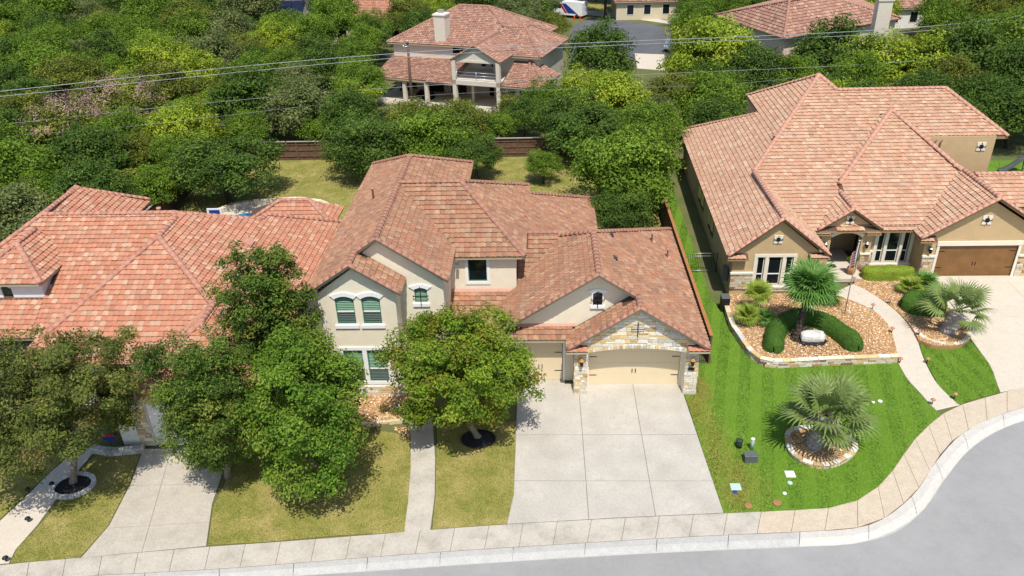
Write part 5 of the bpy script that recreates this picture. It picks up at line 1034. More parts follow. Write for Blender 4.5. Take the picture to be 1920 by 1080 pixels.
for px, r, m, lab, sh in (((1481, 890), .22, 'white_paint', 'white square valve cover in the green lawn', 1), ((1481, 906), .12, 'pale_pvc', 'small pale valve cap below the white cover', 0), ((1379, 914), .24, 'pale_pvc', 'pale blue square meter cover near the driveway', 1), ((1378, 924), .11, 'blue_paint', 'small blue valve cap near the driveway', 0), ((1457, 943), .2, 'clay_pot', 'round rusty brown cover near the sidewalk', 0), ((1403, 949), .18, 'clay_pot', 'round brown cover by the driveway corner', 0), ((1471, 926), .09, 'white_paint', 'tiny pale cap between the lawn covers', 0), ((1650, 753), .12, 'white_paint', 'pale round sprinkler cap on the lawn right of the palm', 0), ((1637, 755), .09, 'white_paint', 'smaller pale sprinkler cap right of the palm', 0)):
    q = at(*px); b = MB(); 
    if sh: b.bbox(q[0]-r, q[0]+r, q[1]-r*.9, q[1]+r*.9, -.02, .075, m, .02)
    else: b.lathe((q[0], q[1], -.02), [(r, 0), (r, .07), (r*.85, .085)], m, 14)
    tag(b.build('ground_cover_plate'), lab, 'cover')
q = at(752, 780, .1); t = thing('garden_spinner', 'black and white garden spinner on a stake in the bay bed', 'spinner', tuple(q)); MB().tube([(q[0], q[1], .05), (q[0], q[1], .7)], .012, 'black_plastic').build('stake', t)
b = MB(); b.lathe((q[0], q[1], .69), [(.04, 0), (.04, .04)], 'white_paint', 8); b.build('hub', t)
for i in range(10):
    a = 2*math.pi*i/10; w = .28; f = lambda r, d: (q[0]+math.cos(a+d)*r, q[1]-.04, .7+math.sin(a+d)*r); b = MB(); b.prism([f(.04, 0), f(.2, -w), f(.2, w)], (0, 1, 0), .012, 'white_paint' if i % 2 else 'black_plastic'); b.build('blade', t)
q = at(210, 838); t = thing('garden_flag', 'small blue garden flag with red top near the left driveway', 'garden flag', tuple(q)); MB().tube([(q[0], q[1], -.02), (q[0], q[1], .8)], .012, 'black_plastic').build('stake', t)
MB().box(q[0]-.3, q[0]+.3, q[1]-.012, q[1]+.012, .42, .68, 'blue_paint').build('cloth', t); MB().box(q[0]-.3, q[0]+.3, q[1]-.013, q[1]+.013, .682, .8, 'red_paint').build('cloth_band', t)
q = (15.1, 12.2, .29); q = (15.75, 12.0, .30); t = thing('flower_pot', 'clay pot with a leafy plant on the tan house porch', 'pot', q); MB().lathe(q, [(.2, 0), (.3, .35), (.27, .5), (.2, .5)], 'clay_pot', 14).build('pot', t); me, C = crown(9, (.4, .4, .5), 20, 30, .18, .12, DG); link('plant', me, t, Matrix.Translation(Vector(q)+Vector((0, 0, 1.0)))); link('stem', limbs(C, (0, 0, -.55), .03, 'bark', 2, 6).mesh('stem'), t, Matrix.Translation(Vector(q)+Vector((0, 0, 1.0))))
b = MB(); b.box(14.45, 15.15, 12.95, 13.4, .302, .32, 'mulch_black'); tag(b.build('door_mat'), 'dark door mat on the tan house porch', 'mat')
q = at(1359, 585, 0); t = thing('wheelie_bin', 'black bin standing by the shaded side wall of the tan house', 'bin', tuple(q)); MB().slab([(q[0]-.25, q[1]), (q[0]+.25, q[1]), (q[0]+.25, q[1]+.55), (q[0]-.25, q[1]+.55)], .0, .95, 'black_plastic', .02).build('body', t); MB().slab([(q[0]-.27, q[1]-.03), (q[0]+.27, q[1]-.03), (q[0]+.27, q[1]+.58), (q[0]-.27, q[1]+.58)], .96, 1.03, 'grey_plastic', .03).build('lid', t)
for sx in (-1, 1): MB().tube([(q[0]+sx*.26, q[1]+.5, .1), (q[0]+sx*.3, q[1]+.5, .1)], .1, 'tyre', 10).build('wheel', t)

# ================================================================== FENCES
def fence(label, p0, p1, h=1.85, bw_=.15, post_step=2.4, cap='fence_cap', side=1, lat='fence_wood'):
    p0, p1 = np.array(p0, float), np.array(p1, float); d = p1-p0; L = np.linalg.norm(d); d /= L; nn = np.array([-d[1], d[0]])*side; t = thing('wooden_fence', label, 'fence', (*((p0+p1)/2), 0)); base = wl(t)
    def piece(nm, a, e, o0, o1, z0, z1, m): P = np.array([p0+d*a+nn*o0, p0+d*e+nn*o0, p0+d*e+nn*o1, p0+d*a+nn*o1]); MB().slab(P, z0, z1, m, .006).build(nm, t)
    n = int(L/bw_); bm = MB().box(-bw_/2+.004, bw_/2-.004, -.009, .009, 0, h-.04, lat).mesh('board'); ang = math.atan2(d[1], d[0])
    for i in range(n):
        q = p0+d*(i+.5)*L/n+nn*(.06+random.uniform(-.003, .003)); link('board', bm, t, Matrix.Translation((q[0], q[1], random.uniform(-.01, .01))) @ Matrix.Rotation(ang, 4, 'Z'))
    k = max(1, int(round(L/post_step)))
    for i in range(k+1): a = L*i/k; piece('post', a-.05, a+.05, -.06, .04, -.02, h, lat)
    for z in (.3, h*.5, h-.35): piece('rail', 0, L, -.015, .045, z, z+.09, lat)
    piece('cap_rail', -.05, L+.05, -.09, .11, h, h+.045, cap); return t
fence('tall brown board fence running between the stucco and tan houses', (4.5, 2.0), (4.62, 36.8))
fence('weathered board fence across the back of the yards', (-35.6, 37), (4.6, 37), 1.8, .16, cap='fence_pale', side=1)
fence('dark board fence along the outer side of the left backyard', (-36, 19), (-36, 37), 1.8, .16, cap='fence_pale', side=1)
def iron_gate(label, p0, p1, h=1.75, m='iron', rail='iron'):
    p0, p1 = np.array(p0, float), np.array(p1, float); L = np.linalg.norm(p1-p0); t = thing('iron_gate', label, 'gate', (*p0, 0)); k = int(L/.12)
    for i in range(k+1): q = p0+(p1-p0)*i/k; MB().tube([(*q, .02), (*q, h)], .011 if 0 < i < k else .03, m, 4).build('picket' if 0 < i < k else 'post', t)
    for z in (.15, h-.25, h-.04): MB().tube([(*p0, z), (*p1, z)], .02, rail, 4).build('rail', t)
iron_gate('black iron gate between the stone garage pillar and the fence', (3.35, 2.0), (4.45, 2.0)); iron_gate('iron side gate with bright rails between fence and tan house', (4.7, 13.0), (7.0, 13.0), 1.5, 'iron', 'steel')

# ================================================================== BACKYARD AND BEYOND
pd = atp([(395, 412), (420, 398), (470, 388), (540, 384), (600, 388), (628, 402), (624, 418), (560, 428), (450, 428)]); pd = [tuple(p) for p in smooth_line(pd+[pd[0]], 2)][:-1]
b = MB(); b.slab(pd, -.05, .08, 'concrete_pale', .02); struct('pool_deck', b)
pw = [tuple(p) for p in smooth_line(atp([(418, 414), (440, 404), (500, 398), (570, 400), (590, 410), (500, 420), (430, 422), (418, 414)]), 2)][:-1]; b = MB(); b.slab(pw, .05, .095, 'water', .005); struct('pool_water', b)
stone_run('pool_coping', 'pale curved stone wall around the back of the pool', atp([(404, 406), (440, 392), (500, 384), (560, 381), (605, 387), (628, 402)]), .55, .35, 2, pal=[((.6, .55, .46), 3), ((.5, .45, .37), 2)], seed=70, L=(.4, .8), cat='wall')
q = at(403, 400, 2.9); t = thing('basketball_hoop', 'basketball hoop with blue backboard behind the red roof', 'basketball hoop', (q[0], q[1], 0)); MB().tube([(q[0], q[1]+.5, 0), (q[0], q[1]+.5, 2.2), (q[0], q[1]+.05, 2.9)], .06, 'black_plastic').build('post', t); bo = MB().box(q[0]-.55, q[0]+.55, q[1]-.03, q[1]+.03, 2.5, 3.3, 'white_paint').build('backboard', t)
MB().box(q[0]-.40, q[0]+.40, q[1]-.045, q[1]-.031, 2.62, 3.18, 'blue_paint').build('inner_panel', bo); MB().tube([(q[0]+math.cos(a)*.22, q[1]-.28+math.sin(a)*.22, 2.75) for a in np.linspace(0, 6.28, 13)], .015, 'orange_plastic', 5, False).build('rim', t)
q = at(1900, 312, .5); t = thing('garden_slide', 'grey plastic slide on the green side yard', 'slide', (q[0], q[1], 0)); b = MB(); pr = [(-1.1, .15), (-.7, .2), (-.1, .6), (.5, 1.15), (.9, 1.25)]
for s0, s1, e in ((-.25, .25, 0), (-.3, -.25, .14), (.25, .3, .14)): b.add([(q[0]+x, q[1]+s, z+(e if s0 < -.26 or s1 > .26 else 0)*1) for x, z in pr for s in (s0, s1)]+[(q[0]+x, q[1]+s, z-.05) for x, z in pr for s in (s0, s1)], [(2*i, 2*i+2, 2*i+3, 2*i+1) for i in range(4)]+[(10+2*i, 10+2*i+1, 10+2*i+3, 10+2*i+2) for i in range(4)]+[(2*i, 10+2*i, 12+2*i, 2*i+2) for i in range(4)]+[(2*i+1, 2*i+3, 13+2*i, 11+2*i) for i in range(4)], 'grey_plastic')
b.build('chute', t)
for sy in (-.25, .25): MB().tube([(q[0]+1.0, q[1]+sy, 0), (q[0]+.9, q[1]+sy, 1.3)], .04, 'grey_plastic').build('leg', t)
for i in range(4): MB().tube([(q[0]+1.0-.02*i, q[1]-.25, .25+.28*i), (q[0]+1.0-.02*i, q[1]+.25, .25+.28*i)], .025, 'grey_plastic').build('rung', t)

# ---- the large house behind, in its own turned frame
U0 = np.array([-23.5, 61.7]); ang = math.radians(-19); UU = np.array([math.cos(ang), math.sin(ang)]); VV = np.array([-math.sin(ang), math.cos(ang)])
def lf(u, v, z=None): p = U0+UU*u+VV*v; return tuple(p) if z is None else (p[0], p[1], z)
Bh = thing('villa', 'pale two-storey villa with balcony and brown tile roof behind the gardens', 'house', lf(10, 4, 0)); ze2 = 5.8
FB = [Face([lf(0, 0, ze2), lf(16.5, 0, ze2), lf(10.8, 6.4, 9.2), lf(7.0, 6.4, 9.2)]), Face([lf(16.5, 0, ze2), lf(17.5, 12.6, ze2), lf(10.8, 6.4, 9.2)]), Face([lf(0, 0, ze2), lf(7, 6.4, 9.2), lf(0, 12.6, ze2)], False), Face([lf(0, 12.6, ze2), lf(7, 6.4, 9.2), lf(10.8, 6.4, 9.2), lf(17.5, 12.6, ze2)], False),
      Face([lf(13.8, 3.4, 7.55), lf(16.6, 3.4, 7.55), lf(20, -1.2, 5.3), lf(13.8, -1.2, 5.3)]), Face([lf(16.6, 3.4, 7.55), lf(20, -1.2, 5.3), lf(20, 9, 5.3), lf(16.6, 5, 7.55)]),
      Face([lf(13.6, -5.0, 7.1), lf(10.7, -5.0, 5.45), lf(10.7, 4, 5.45), lf(13.6, 4, 7.1)]), Face([lf(13.6, -5.0, 7.1), lf(16.6, -5.0, 5.45), lf(16.6, 4, 5.45), lf(13.6, 4, 7.1)]),
      Face([lf(.3, .5, 4.15), lf(10.7, .5, 4.15), lf(10.7, -5, 2.75), lf(.3, -4.6, 2.85)]), Face([lf(16.6, -5.2, 2.95), lf(20, -5.2, 2.95), lf(18.2, .2, 5.0), lf(16.6, .2, 5.0)]), Face([lf(20, -5.2, 2.95), lf(21.4, -4, 2.95), lf(18.2, .2, 5.0)]), Face([lf(21.4, -4, 2.95), lf(21.4, 1.5, 2.95), lf(18.2, .2, 5.0)])]
capsB = [(lf(7, 6.4, 9.2), lf(10.8, 6.4, 9.2)), (lf(7, 6.4, 9.2), lf(0, 0, ze2)), (lf(10.8, 6.4, 9.2), lf(17.5, 12.6, ze2)), (lf(10.8, 6.4, 9.2), lf(13.8, 3.4, 7.6)), (lf(13.8, 3.4, 7.55), lf(16.6, 3.4, 7.55)), (lf(16.6, 3.4, 7.55), lf(20, -1.2, 5.3)), (lf(16.6, 3.4, 7.55), lf(16.6, 5, 7.55)), (lf(16.6, 5, 7.55), lf(20, 9, 5.3)), (lf(13.6, -5, 7.1), lf(13.6, 2.5, 7.1)), (lf(20, -5.2, 2.95), lf(18.2, .2, 5.0)), (lf(21.4, -4, 2.95), lf(18.2, .2, 5.0))]
make_roof(Bh, FB, [([lf(.6, .5), lf(16.4, .5), lf(19.5, -.6), lf(19.5, 8), lf(.6, 12)], 5.6)], PAL_FAR, caps=capsB, rakes=[(lf(13.6, -5, 7.1), lf(10.7, -5, 5.45)), (lf(13.6, -5, 7.1), lf(16.6, -5, 5.45))], capcol=(.36, .19, .135), key='f', nind=0)
def lbox(nm, u0, u1, v0, v1, z0, z1, m, parent=None): P = np.array([lf(u0, v0), lf(u1, v0), lf(u1, v1), lf(u0, v1)]); return MB().slab(P, z0, z1, m, .01).build(nm, parent or Bh)
lbox('wall', .6, 16, .5, 12, 0, 5.7, 'far_wall'); lbox('wall', 14, 19.5, -.6, 8.5, 0, 5.2, 'far_wall'); lbox('wall', 17, 20.6, -4.6, -.5, 0, 2.9, 'far_wall')
# patio: columns, beams, slab, dark openings behind
lbox('patio_floor', .3, 16.6, -5.6, .5, -.02, .14, 'concrete_pale')
for u in (.6, 4.3, 7.3): lbox('column', u-.2, u+.2, -4.1-.1*u, -3.7-.1*u, .1, 2.6, 'far_wall')
for u, v in ((11.0, -4.8), (16.3, -4.8)): lbox('column', u-.22, u+.22, v-.22, v+.22, .1, 5.4, 'far_wall')
lbox('column', 12.0, 12.3, -2.6, -2.3, .1, 3, 'far_wall'); lbox('beam', .3, 10.6, -4.4, -4.1, 2.4, 2.6, 'far_wall')
lbox('balcony_floor', 10.78, 16.52, -5.02, .45, 2.75, 3.25, 'far_wall'); lbox('gable_wall', 10.9, 16.4, -4.75, -4.6, 5.2, 5.46, 'far_wall'); b = MB(); b.prism([lf(11, -4.7, 5.46), lf(16.3, -4.7, 5.46), lf(13.6, -4.7, 6.9)], (*VV, 0), .1, 'far_wall'); b.build('gable_wall', Bh)
for u in (1.2, 2.4, 8.5, 9.5): lbox('window', u, u+.9, .42, .52, .3 if u < 5 else 4.85, 2.5 if u < 5 else 5.65, 'glass')
for u, w_ in ((12.0, .75), (13.3, .55), (14.2, .55), (15.4, .6)): o = lbox('window', u, u+w_, .42, .52, 3.4, 5.3, 'trim_cream'); lbox('pane', u+.08, u+w_-.08, .40, .418, 3.55, 5.2, 'glass', o)
for u in (5.0, 8.0, 13.0): o = lbox('patio_door', u, u+2, .42, .52, .15, 2.5, 'glass')
for u in (17.3, 18.7): o = lbox('window', u, u+.9, -4.68, -4.58, .7, 2.4, 'glass_green')
rl_ = MB(); 
for z in (3.5, 3.8, 4.15): rl_.tube([lf(11.2, -4.85, z), lf(16.1, -4.85, z)], .03, 'steel', 4)
for u in (11.25, 13.65, 16.1): rl_.tube([lf(u, -4.85, 3.2), lf(u, -4.85, 4.2)], .035, 'steel', 4)
rl_.build('balcony_railing', Bh)
p = at(820, 74, 6.5); u = (np.array(p[:2])-U0)@UU; o = lbox('chimney', u-.7, u+.7, .5, 1.9, 5.5, 9.0, 'far_wall'); lbox('chimney_cap', u-.8, u+.8, .4, 2.0, 9.02, 9.2, 'trim_cream', o); lbox('flue', u-.3, u+.3, .9, 1.5, 9.2, 9.6, 'steel', o)
for k, (u, v) in enumerate(((3.0, -2.0), (6.0, -2.6))):
    lc = lf(u, v, .14); t = thing('patio_table' if k == 0 else 'patio_sofa', ('dark round table' if k == 0 else 'dark sofa')+' under the roof of the villa patio', 'furniture', lc)
    if k == 0: MB().lathe((*lc[:2], .14), [(.25, 0), (.06, .05), (.06, .68)], 'iron', 10).build('pedestal', t); MB().lathe((*lc[:2], .82), [(.7, 0), (.7, .05)], 'iron', 18).build('table_top', t)
    else:
        lbox('seat', u-.9, u+.9, v-.4, v+.4, .16, .55, 'iron', t); lbox('backrest', u-.9, u+.9, v+.25, v+.45, .56, 1.0, 'iron', t); 
        for s in (-1, 1): lbox('armrest', u+s*.95-.1, u+s*.95+.1, v-.4, v+.4, .16, .75, 'iron', t)

# ---- house at the back right, corner to the camera
def simple_house(name, label, corners, ze_, zr, wallm, pal, ridge, key, chim=None, wins=()):
    c = np.array(corners); h = thing(name, label, 'house', (*c.mean(0), 0)); r0, r1 = ridge; e = [(x, y, ze_) for x, y in corners]; r0 = (*r0, zr); r1 = (*r1, zr)
    F = [Face([e[0], e[1], r1, r0]), Face([e[1], e[2], r1]), Face([e[2], e[3], r0, r1]), Face([e[3], e[0], r0])]
    make_roof(h, F, [], pal, caps=[(r0, r1), (r0, e[0]), (r0, e[3]), (r1, e[1]), (r1, e[2])], key=key, nind=0, tsz=1.25, capcol=pal[0][0]); P = inset(c if area2(c) > 0 else c[::-1], .5); MB().slab(P, 0, ze_-.05, wallm, .01).build('wall', h)
    for (k, t, w_, z0, z1) in wins:
        a, b_ = np.array(corners[k]), np.array(corners[(k+1) % 4]); d = (b_-a)/np.linalg.norm(b_-a); nn = np.array([d[1], -d[0]]); m_ = a+(b_-a)*t-nn*.5; Pq = np.array([m_-d*w_/2+nn*.04, m_+d*w_/2+nn*.04, m_+d*w_/2-nn*.04, m_-d*w_/2-nn*.04]); o = MB().slab(Pq, z0, z1, 'trim_cream', .01).build('window', h); Pq = np.array([m_-d*(w_/2-.12)+nn*.06, m_+d*(w_/2-.12)+nn*.06, m_+d*(w_/2-.12)+nn*.045, m_-d*(w_/2-.12)+nn*.045]); MB().slab(Pq, z0+.12, z1-.12, 'glass', .004).build('pane', o)
    if chim: x, y, z0, z1, m_ = chim; o = MB().bbox(x-.8, x+.8, y-.6, y+.6, z0, z1, m_, .02).build('chimney', h); MB().bbox(x-.9, x+.9, y-.7, y+.7, z1+.002, z1+.2, m_, .03).build('chimney_cap', o)
    return h
W2_ = [((3, .3, 1.4, 3.2, 4.8)), ((0, .2, 1.2, 3.4, 4.8)), ((0, .6, 1.6, .8, 2.4)), ((0, .85, 1.2, .8, 2.4))]
simple_house('villa', 'two-storey house with brown tile roof turned corner-on behind the trees', [tuple(at(1470, 72, 5.6)[:2]), tuple(at(1690, 34, 5.6)[:2]), tuple(at(1560, -25, 5.6)[:2]), tuple(at(1340, 28, 5.6)[:2])], 5.6, 9.0, 'far_wall', PAL_FAR, (tuple(at(1480, 2, 9)[:2]), tuple(at(1540, -8, 9)[:2])), 'r', (*at(1652, 36, 7.2)[:2], 4.5, 9.3, 'far_wall'), W2_)
cx, cy = at(1468, 112, 2.2)[:2]; simple_house('annex', 'small single-storey wing with tile roof beside the corner-on house', [(cx-2.5, cy-4.2), (cx+2.2, cy-4.2), (cx+2.2, cy+4), (cx-2.5, cy+4)], 2.7, 4.2, 'far_wall', PAL_FAR, ((cx-.2, cy-2), (cx, cy+2)), 's')
def far(px, z, w_, d_, label, name='cottage', wall='far_cream', pal=PAL_FAR, ze_=3.0, zr=5.5, key='x', rot=0.):
    c = at(*px, z)[:2]; ca, sa = math.cos(rot), math.sin(rot); f = lambda x, y: (c[0]+x*ca-y*sa, c[1]+x*sa+y*ca); return simple_house(name, label, [f(-w_, -d_), f(w_, -d_), f(w_, d_), f(-w_, d_)], ze_, zr, wall, pal, (f(-w_+d_*.8, 0), f(w_-d_*.8, 0)), key, None, [(0, t, 1.3, .8, 2.5) for t in (.2, .4, .62, .82)])
far((1222, 8), 1.5, 7, 6, 'cream house across the cul-de-sac with ground floor windows', key='c1'); far((1712, 4), 3, 7, 5, 'white house glimpsed at the far end behind the trees', wall='stucco_white', key='c2'); far((697, 14), 4.5, 6.5, 5, 'house with orange tile roof between the far trees', pal=PAL_RED, key='c3')
sh = far((556, 12), 4.2, 6, 5, 'house with solar panels on its roof among the far trees', key='c5', pal=[((.16, .16, .17), 1), ((.13, .13, .14), 1)])
c = at(556, 12, 4.2)
for i in range(2): MB().prism([(c[0]-2+2*i, c[1]-4.2, 3.75), (c[0]-.1+2*i, c[1]-4.2, 3.75), (c[0]-.1+2*i, c[1]-1.2, 5.27), (c[0]-2+2*i, c[1]-1.2, 5.27)], (0, -.45, .9), .06, 'solar').build('solar_panel', sh)

# ---- cul-de-sac
cs = [tuple(p) for p in smooth_line(atp([(1072, 110), (1066, 62), (1085, 38), (1150, 36), (1235, 47), (1262, 58), (1285, 80), (1270, 106), (1190, 112), (1072, 110)]), 2)][:-1]
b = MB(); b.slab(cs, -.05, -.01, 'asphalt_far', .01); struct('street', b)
for nm, pts, m, z in (('driveway', [(1190, 100), (1246, 102), (1246, 132), (1195, 128)], 'concrete_pale', .0), ('sidewalk', [(1075, 26), (1130, 30), (1200, 37), (1262, 46), (1262, 41), (1200, 30), (1140, 22), (1075, 18)], 'kerb_new', .03), ('driveway', [(1000, 12), (1062, 10), (1062, -2), (1005, -4)], 'concrete_pale', .0)):
    b = MB(); b.slab(atp(pts), -.05, z, m, .01); struct(nm, b)
lawn('lawn', 'grass strip along the far side of the cul-de-sac', atp([(1080, 17), (1140, 21), (1200, 29), (1262, 40), (1262, 12), (1180, 8), (1080, 8)]), 'lawn_dry', 'blade_dry', 25, h=(.05, .1))
# delivery van, cones, parked car
def van(label, c, rot):
    t = thing('delivery_van', label, 'van', (c[0], c[1], 0)); M0 = Matrix.Translation((c[0], c[1], 0)) @ Matrix.Rotation(rot, 4, 'Z')
    def part(nm, mb, par): me = mb.mesh(nm); o = link(nm, me, par, M0); return o
    b = MB(); pr = [(-2.9, .45), (2.4, .45), (2.85, .7), (2.9, 1.15), (2.2, 1.45), (1.5, 2.45), (1.1, 2.6), (-2.75, 2.65), (-2.9, 2.5)]; n = len(pr)
    for s in (-1,): b.add([(x, -1., z) for x, z in pr]+[(x, 1., z) for x, z in pr], [tuple(range(n)), tuple(range(2*n-1, n-1, -1))]+[((i+1) % n, i, n+i, n+(i+1) % n) for i in range(n)], 'white_paint')
    body = part('body', b, t)
    for s in (-1, 1):
        b = MB(); b.prism([(-2.0, s*1.004, .75), (-.2, s*1.004, .75), (1.0, s*1.004, 2.3), (.2, s*1.004, 2.3)], (0, s, 0), .01, 'blue_paint'); part('blue_swoosh', b, t); b = MB(); b.prism([(-.1, s*1.004, .75), (.35, s*1.004, .75), (1.4, s*1.004, 2.1), (1.1, s*1.004, 2.3)], (0, s, 0), .011, 'red_paint'); part('red_swoosh', b, t)
        b = MB(); b.prism([(1.1, s*1.004, 1.5), (2.0, s*1.004, 1.5), (1.55, s*1.004, 2.25), (1.1, s*1.004, 2.25)], (0, s, 0), .012, 'glass'); part('side_window', b, t)
        for x in (-1.9, 1.9): b = MB(); b.tube([(x, s*.78, .36), (x, s*1.02, .36)], .36, 'tyre', 14); part('wheel', b, t)
        b = MB(); b.box(2.84, 2.92, s*.75-.15, s*.75+.15, .85, 1.05, 'steel'); part('headlight', b, t)
    b = MB(); b.prism([(2.18, -.9, 1.5), (2.18, .9, 1.5), (1.55, .8, 2.42), (1.55, -.8, 2.42)], (.8, 0, .6), .02, 'glass'); part('windscreen', b, t)
c = at(1068, 28, .3); van('white delivery van with blue and red swoosh at the cul-de-sac', c, math.radians(150))
for px in ((1077, 37), (1088, 36)):
    q = at(*px); t = thing('traffic_cone', 'orange traffic cone on the asphalt beside the van', 'cone', tuple(q), 'traffic cones by the van'); MB().lathe((q[0], q[1], .02), [(.16, 0), (.03, .7)], 'orange_plastic', 10).build('cone', t); MB().bbox(q[0]-.22, q[0]+.22, q[1]-.22, q[1]+.22, -.01, .04, 'orange_plastic', .01).build('foot', t)
def car(label, c, rot, m):
    t = thing('parked_car', label, 'car', (c[0], c[1], 0)); M0 = Matrix.Translation((c[0], c[1], 0)) @ Matrix.Rotation(rot, 4, 'Z'); pr = [(-2.2, .4), (2.2, .4), (2.25, .75), (1.2, .95), (.6, 1.42), (-1.3, 1.45), (-2.1, .98), (-2.25, .8)]; n = len(pr); b = MB(); b.add([(x, -.85, z) for x, z in pr]+[(x, .85, z) for x, z in pr], [tuple(range(n)), tuple(range(2*n-1, n-1, -1))]+[((i+1) % n, i, n+i, n+(i+1) % n) for i in range(n)], m); link('body', b.mesh('body'), t, M0)
    for s in (-1, 1):
        b = MB(); b.prism([(-1.7, s*.852, .98), (.95, s*.852, .98), (.52, s*.852, 1.34), (-1.2, s*.852, 1.36)], (0, s, 0), .01, 'glass'); link('side_window', b.mesh('side_window'), t, M0)
        for x in (-1.35, 1.4): b = MB(); b.tube([(x, s*.68, .32), (x, s*.88, .32)], .32, 'tyre', 12); link('wheel', b.mesh('wheel'), t, M0)
    b = MB(); b.prism([(1.15, -.75, 1.0), (1.15, .75, 1.0), (.62, .7, 1.4), (.62, -.7, 1.4)], (.6, 0, .8), .02, 'glass'); link('windscreen', b.mesh('windscreen'), t, M0)
car('silver car parked beside the cul-de-sac driveway', at(1262, 92), 1.2, 'steel')

# ---- power line
pb = np.array([*aty(771, 180, 51.5)[:2], 0.]); pole = thing('utility_pole', 'brown wooden utility pole in front of the villa', 'utility pole', tuple(pb)); ptop = aty(764, 78, pb[1])
MB().tube([(pb[0], pb[1], -.2), ptop], [.20, .13], 'pole_wood', 10).build('pole', pole)
for dx, dz in ((0, 0), (-.45, -.55)): MB().lathe((ptop[0]+dx, ptop[1]-.15, ptop[2]+dz-.1), [(.10, 0), (.14, .08), (.10, .16), (.14, .24), (.06, .32)], 'steel', 8).build('insulator', pole)
MB().tube([(ptop[0]-.55, ptop[1]-.12, ptop[2]-.5), (ptop[0]+.1, ptop[1]-.12, ptop[2]-.5)], .05, 'steel', 6).build('bracket', pole)
for i in range(3): MB().tube([(pb[0]-.05, pb[1]-.19, 1.2+.9*i), (pb[0]-.05, pb[1]-.3, 1.2+.9*i)], .02, 'steel', 5).build('step_bolt', pole)
def wire(label, pxs, z, r):
    P = [at(x, y, z) for x, y in pxs]; d0 = P[0]-P[1]; d1 = P[-1]-P[-2]; P = [P[0]+d0*.4]+P+[P[-1]+d1*.5]; X = np.array(P); s = np.r_[0, np.cumsum(np.linalg.norm(np.diff(X, axis=0), axis=1))]; tt = np.linspace(0, s[-1], 60)
    c = np.polyfit(s/s[-1], X, 4); Y = np.array([[np.polyval(c[:, k], t/s[-1]) for k in range(3)] for t in tt]); tag(MB().tube(Y, r, 'wire', 5).build('power_cable'), label, 'cable')
wire('upper of the two thick power cables crossing over the gardens', [(0, 171), (250, 152), (480, 128), (620, 108), (764, 83), (1000, 86), (1200, 84), (1400, 74), (1600, 58), (1760, 42), (1919, 24)], 7.75, .03)
wire('lower of the two thick power cables crossing over the gardens', [(0, 180), (250, 162), (480, 139), (620, 118), (760, 92), (1000, 92), (1200, 90), (1400, 81), (1600, 66), (1760, 50), (1919, 31)], 7.3, .025)
wire('thin telephone cable sagging below the power cables', [(0, 234), (240, 215), (450, 193), (620, 170), (768, 148), (1000, 151), (1200, 147), (1400, 135), (1600, 120), (1919, 90)], 5.3, .016)
wire('faint lowest telephone cable above the backyard trees', [(120, 245), (400, 222), (620, 196), (768, 176), (1000, 172), (1180, 166), (1330, 158), (1440, 150)], 4.7, .010)

# ================================================================== TREES BEHIND
BGP = dict(dark=[(0.094, 0.163, 0.022), (0.067, 0.127, 0.018), (0.125, 0.200, 0.029), (0.053, 0.099, 0.016)], mid=[(0.156, 0.253, 0.022), (0.114, 0.200, 0.018), (0.198, 0.298, 0.029), (0.094, 0.163, 0.016)],
           light=[(0.313, 0.397, 0.032), (0.239, 0.325, 0.026), (0.396, 0.452, 0.041), (0.188, 0.272, 0.022)], grey=[(0.178, 0.207, 0.063), (0.135, 0.171, 0.050), (0.230, 0.253, 0.087), (0.104, 0.144, 0.041)], olive=[(0.178, 0.207, 0.029), (0.135, 0.171, 0.023), (0.230, 0.243, 0.035), (0.104, 0.135, 0.019)])
VAR = {}
for k, pal in BGP.items():
    for j in range(3):
        me, C = crown(hash_ := 200+len(VAR)*7+j, (1, 1, .86), 110, 110, .25, .066, pal, low=-.6, lump=.28)
        tb = limbs(C, (0, 0, -1.35), .055, 'bark_dark', 300+j, 9).mesh('trunk'); VAR[(k, j)] = (me, tb)
DETAIL = {}
for k in ('dark', 'mid', 'light'):
    me, C = crown(900+len(DETAIL), (1, 1, .86), 170, 120, .22, .055, BGP[k], low=-.7, lump=.26); DETAIL[k] = (me, limbs(C, (0, 0, -1.25), .055, 'bark_dark', 400, 12).mesh('trunk'))
PLACED = []
def bg_tree(name, label, x, y, r, kind, zc=None, group=None, detail=False, sq=1.0):
    me, tr = DETAIL[kind] if detail else VAR[(kind, random.randrange(3))]; zc = zc if zc is not None else r*1.2; a = random.uniform(0, 6.28)
    t = thing(name, label, 'tree', (x, y, 0), group); hz = zc/(1.25 if detail else 1.35)/r
    M = Matrix.Translation((x, y, zc)) @ Matrix.Rotation(a, 4, 'Z'); Rz = random.uniform(.9, 1.1)*sq
    link('trunk', tr, t, M @ Matrix.Diagonal((r, r, zc/(1.25 if detail else 1.35), 1))); link('crown', me, t, M @ Matrix.Diagonal((r*1.05, r*1.05, r*Rz*.95, 1))); PLACED.append((x, y, r)); return t
def px_tree(name, label, px, rp, zc, kind, detail=False, sq=1.0, group=None):
    p = at(*px, zc); r = rp*np.linalg.norm(p-CAM)/FPX; return bg_tree(name, label, p[0], p[1], r, kind, zc, group, detail, sq)
px_tree('live_oak', 'broad round live oak on the grass beside the pool', (418, 310), 96, 3.4, 'dark', True, .9)
px_tree('live_oak', 'live oak at the rear corner of the stucco house roof', (690, 268), 82, 3.4, 'dark', True)
px_tree('live_oak', 'mid green oak behind the stucco house ridge', (815, 262), 84, 3.2, 'mid', True, .9)
px_tree('live_oak', 'dark oak right behind the rear gable of the stucco house', (890, 285), 52, 2.6, 'dark', True)
